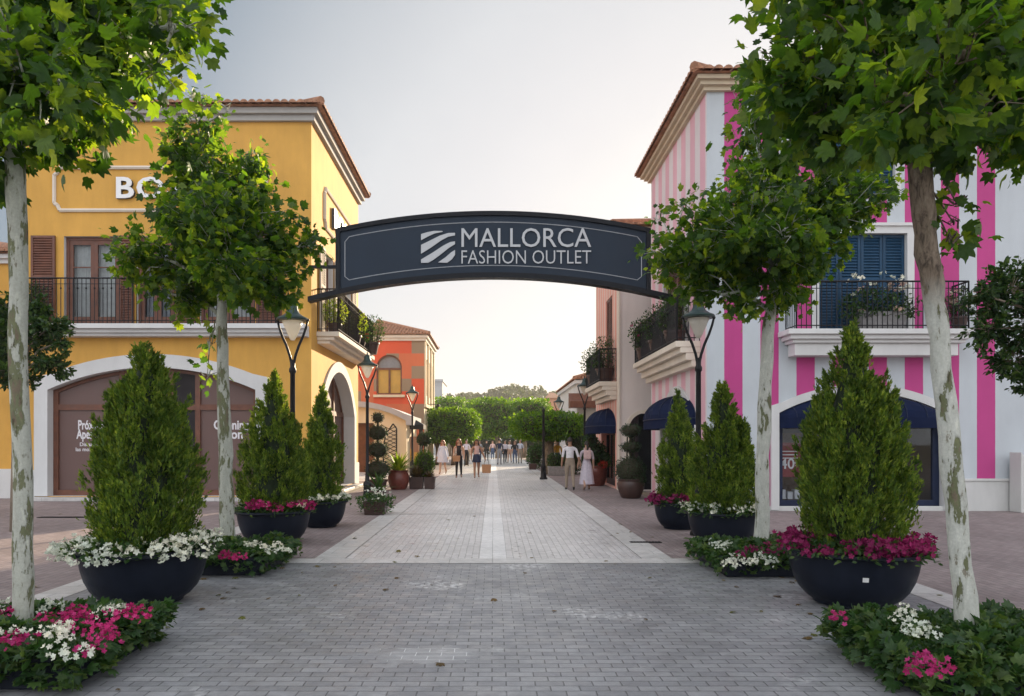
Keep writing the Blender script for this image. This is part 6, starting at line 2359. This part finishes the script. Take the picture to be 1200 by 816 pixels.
G = .012
person('woman in loose white striped tunic dress walking towards us on the left', (-2.5, 36.0, G), PI - .25, 1.70, .16, ((.05, .08), (-.05, .10)),
       dict(torso='pale_blue', upper='pale_blue', fore='pale_blue', hips='pale_blue', thigh='skin', shin='skin', foot='sandal'), ('red_hair', 'long'), ('pale_blue', 1.30, .62, .15, .30))
person('red haired woman in black top and black trousers carrying a tan bag', (-1.53, 32.3, G), PI, 1.76, .10, ((.12, .02), (.20, .0)),
       dict(torso='black_cloth', upper='skin', fore='skin', thigh='black_cloth', shin='black_cloth', foot='sandal'), ('red_hair', 'long'))
bag('tan handbag held in front of the red haired woman in black', (-1.62, 31.92, 1.02), .34, .12, .26, 'kraft', .1)
person('dark haired woman in pale vest and navy shorts holding a woven bag', (-.74, 32.3, G), PI + .1, 1.74, .12, ((.0, .16), (.10, .03)),
       dict(torso='pink_cloth', upper='skin_tan', fore='skin_tan', hips='navy_cloth', thigh='skin_tan', shin='skin_tan', foot='sandal'), ('brown_hair', 'long'), ('navy_cloth', 1.08, .72, .135, .20), skin='skin_tan')
bag('woven straw bag hanging from the hand of the woman in navy shorts', (-.30, 32.25, .62), .42, .16, .38, 'kraft', .22)
person('person in black with long dark trousers just behind the women on the left', (-1.72, 46.5, G), PI, 1.74, .12, ((.02, .03), (.02, .03)),
       dict(torso='lilac', upper='lilac', thigh='black_cloth', shin='black_cloth'), ('dark_hair', 'short'))
person('man in white tee and khaki trousers walking away hand in hand', (2.58, 24.4, G), 0, 1.78, -.16, ((.04, .02), (.0, .10)),
       dict(torso='white_cloth', upper='white_cloth', fore='skin_tan', thigh='khaki', shin='khaki', foot='shoe'), ('dark_hair', 'short'), skin='skin_tan', width=1.08)
person('woman in long pale skirt with pony tail walking away beside the man', (3.16, 24.5, G), 0, 1.66, .12, ((.0, .10), (.02, .02)),
       dict(torso='floral', upper='floral', fore='skin', hips='lilac', thigh='lilac', shin='skin', foot='sandal'), ('dark_hair', 'pony'), ('lilac', 1.06, .22, .14, .27))
bk = thing('backpack', 'small pale backpack on the back of the woman walking away', 'bag', (3.16, 24.36, 1.08))
mb = MB(); mb.box(3.04, 3.28, 24.22, 24.36, 1.06, 1.36); mb.build('bag', M['pink_cloth'], bk, bevel=.04)
mb = MB()
for s in (-.09, .09):
    mb.tube([(3.16 + s, 24.36, 1.36), (3.16 + s, 24.42, 1.44), (3.16 + s, 24.58, 1.42)], .014, 6)
mb.build('strap', M['pink_cloth'], bk)
person('person in yellow top standing behind the long low planter box', (3.30, 37.2, G), .4, 1.72, .05, ((.0, .03), (.0, .03)), dict(torso='yellow_cloth', upper='yellow_cloth', thigh='denim', shin='denim'), ('dark_hair', 'short'))
person('man in dark jacket and jeans walking away at the middle of the street', (.42, 49.5, G), 0, 1.80, .15, ((.03, .03), (-.03, .03)), dict(torso='navy_cloth', upper='navy_cloth', fore='navy_cloth', thigh='grey_cloth', shin='grey_cloth'), ('dark_hair', 'short'))
FAR = [(.85, 52.5, PI, 1.70, 'lilac', 'black_cloth', 'person in lilac top beside the man in the dark jacket'),
       (1.20, 53.5, PI, 1.66, 'white_cloth', 'skin', 'woman in white top and bare legs in the far group'),
       (1.55, 52.0, PI, 1.68, 'black_cloth', 'denim', 'person in black top in the middle of the far group'),
       (1.92, 52.0, PI, 1.76, 'pale_blue', 'khaki', 'tall person in pale blue shirt and khaki at the right of the far group'),
       (-.55, 60.0, 0, 1.74, 'black_cloth', 'black_cloth', 'person all in black standing left of the street centre far off'),
       (-1.15, 61.0, PI, 1.68, 'grey_cloth', 'navy_cloth', 'person in grey top and navy trousers far off under the tall ficus'),
       (-.05, 64.0, PI, 1.66, 'pink_cloth', 'denim', 'person in pink top and denim far off at the street centre'),
       (-2.0, 57.0, 0, 1.72, 'navy_cloth', 'khaki', 'person in navy top and khaki trousers beside the left ficus'),
       (4.55, 45.0, PI, 1.70, 'white_cloth', 'navy_cloth', 'person in white top right of the nearest ficus trunk')]
for x, y, hd, h, top, bot, lab in FAR:
    person(lab, (x, y, G), hd + (x * 1.7 % .5) - .25, h, .1 if y < 56 else .03, ((.03, .04), (-.02, .05)), dict(torso=top, upper=top, thigh=bot, shin=bot), ('brown_hair' if h < 1.7 else 'dark_hair', 'long' if h < 1.7 else 'short'))

# ------------------------------------------------------------------ the air
HAZE = .0005
if HAZE:
    mb = MB()
    mb.box(-560, 560, -210, 700, -1.2, 34)
    m, nt, b = nodes('evening haze')
    nt.nodes.remove(b)
    pv = nt.nodes.new('ShaderNodeVolumePrincipled')
    pv.inputs['Color'].default_value = (.92, .92, .93, 1)
    pv.inputs['Density'].default_value = HAZE
    pv.inputs['Anisotropy'].default_value = .3
    nt.links.new(pv.outputs[0], nt.nodes['Material Output'].inputs['Volume'])
    tag(mb.build('haze', m), kind='stuff')
    SC.cycles.volume_max_steps = 32
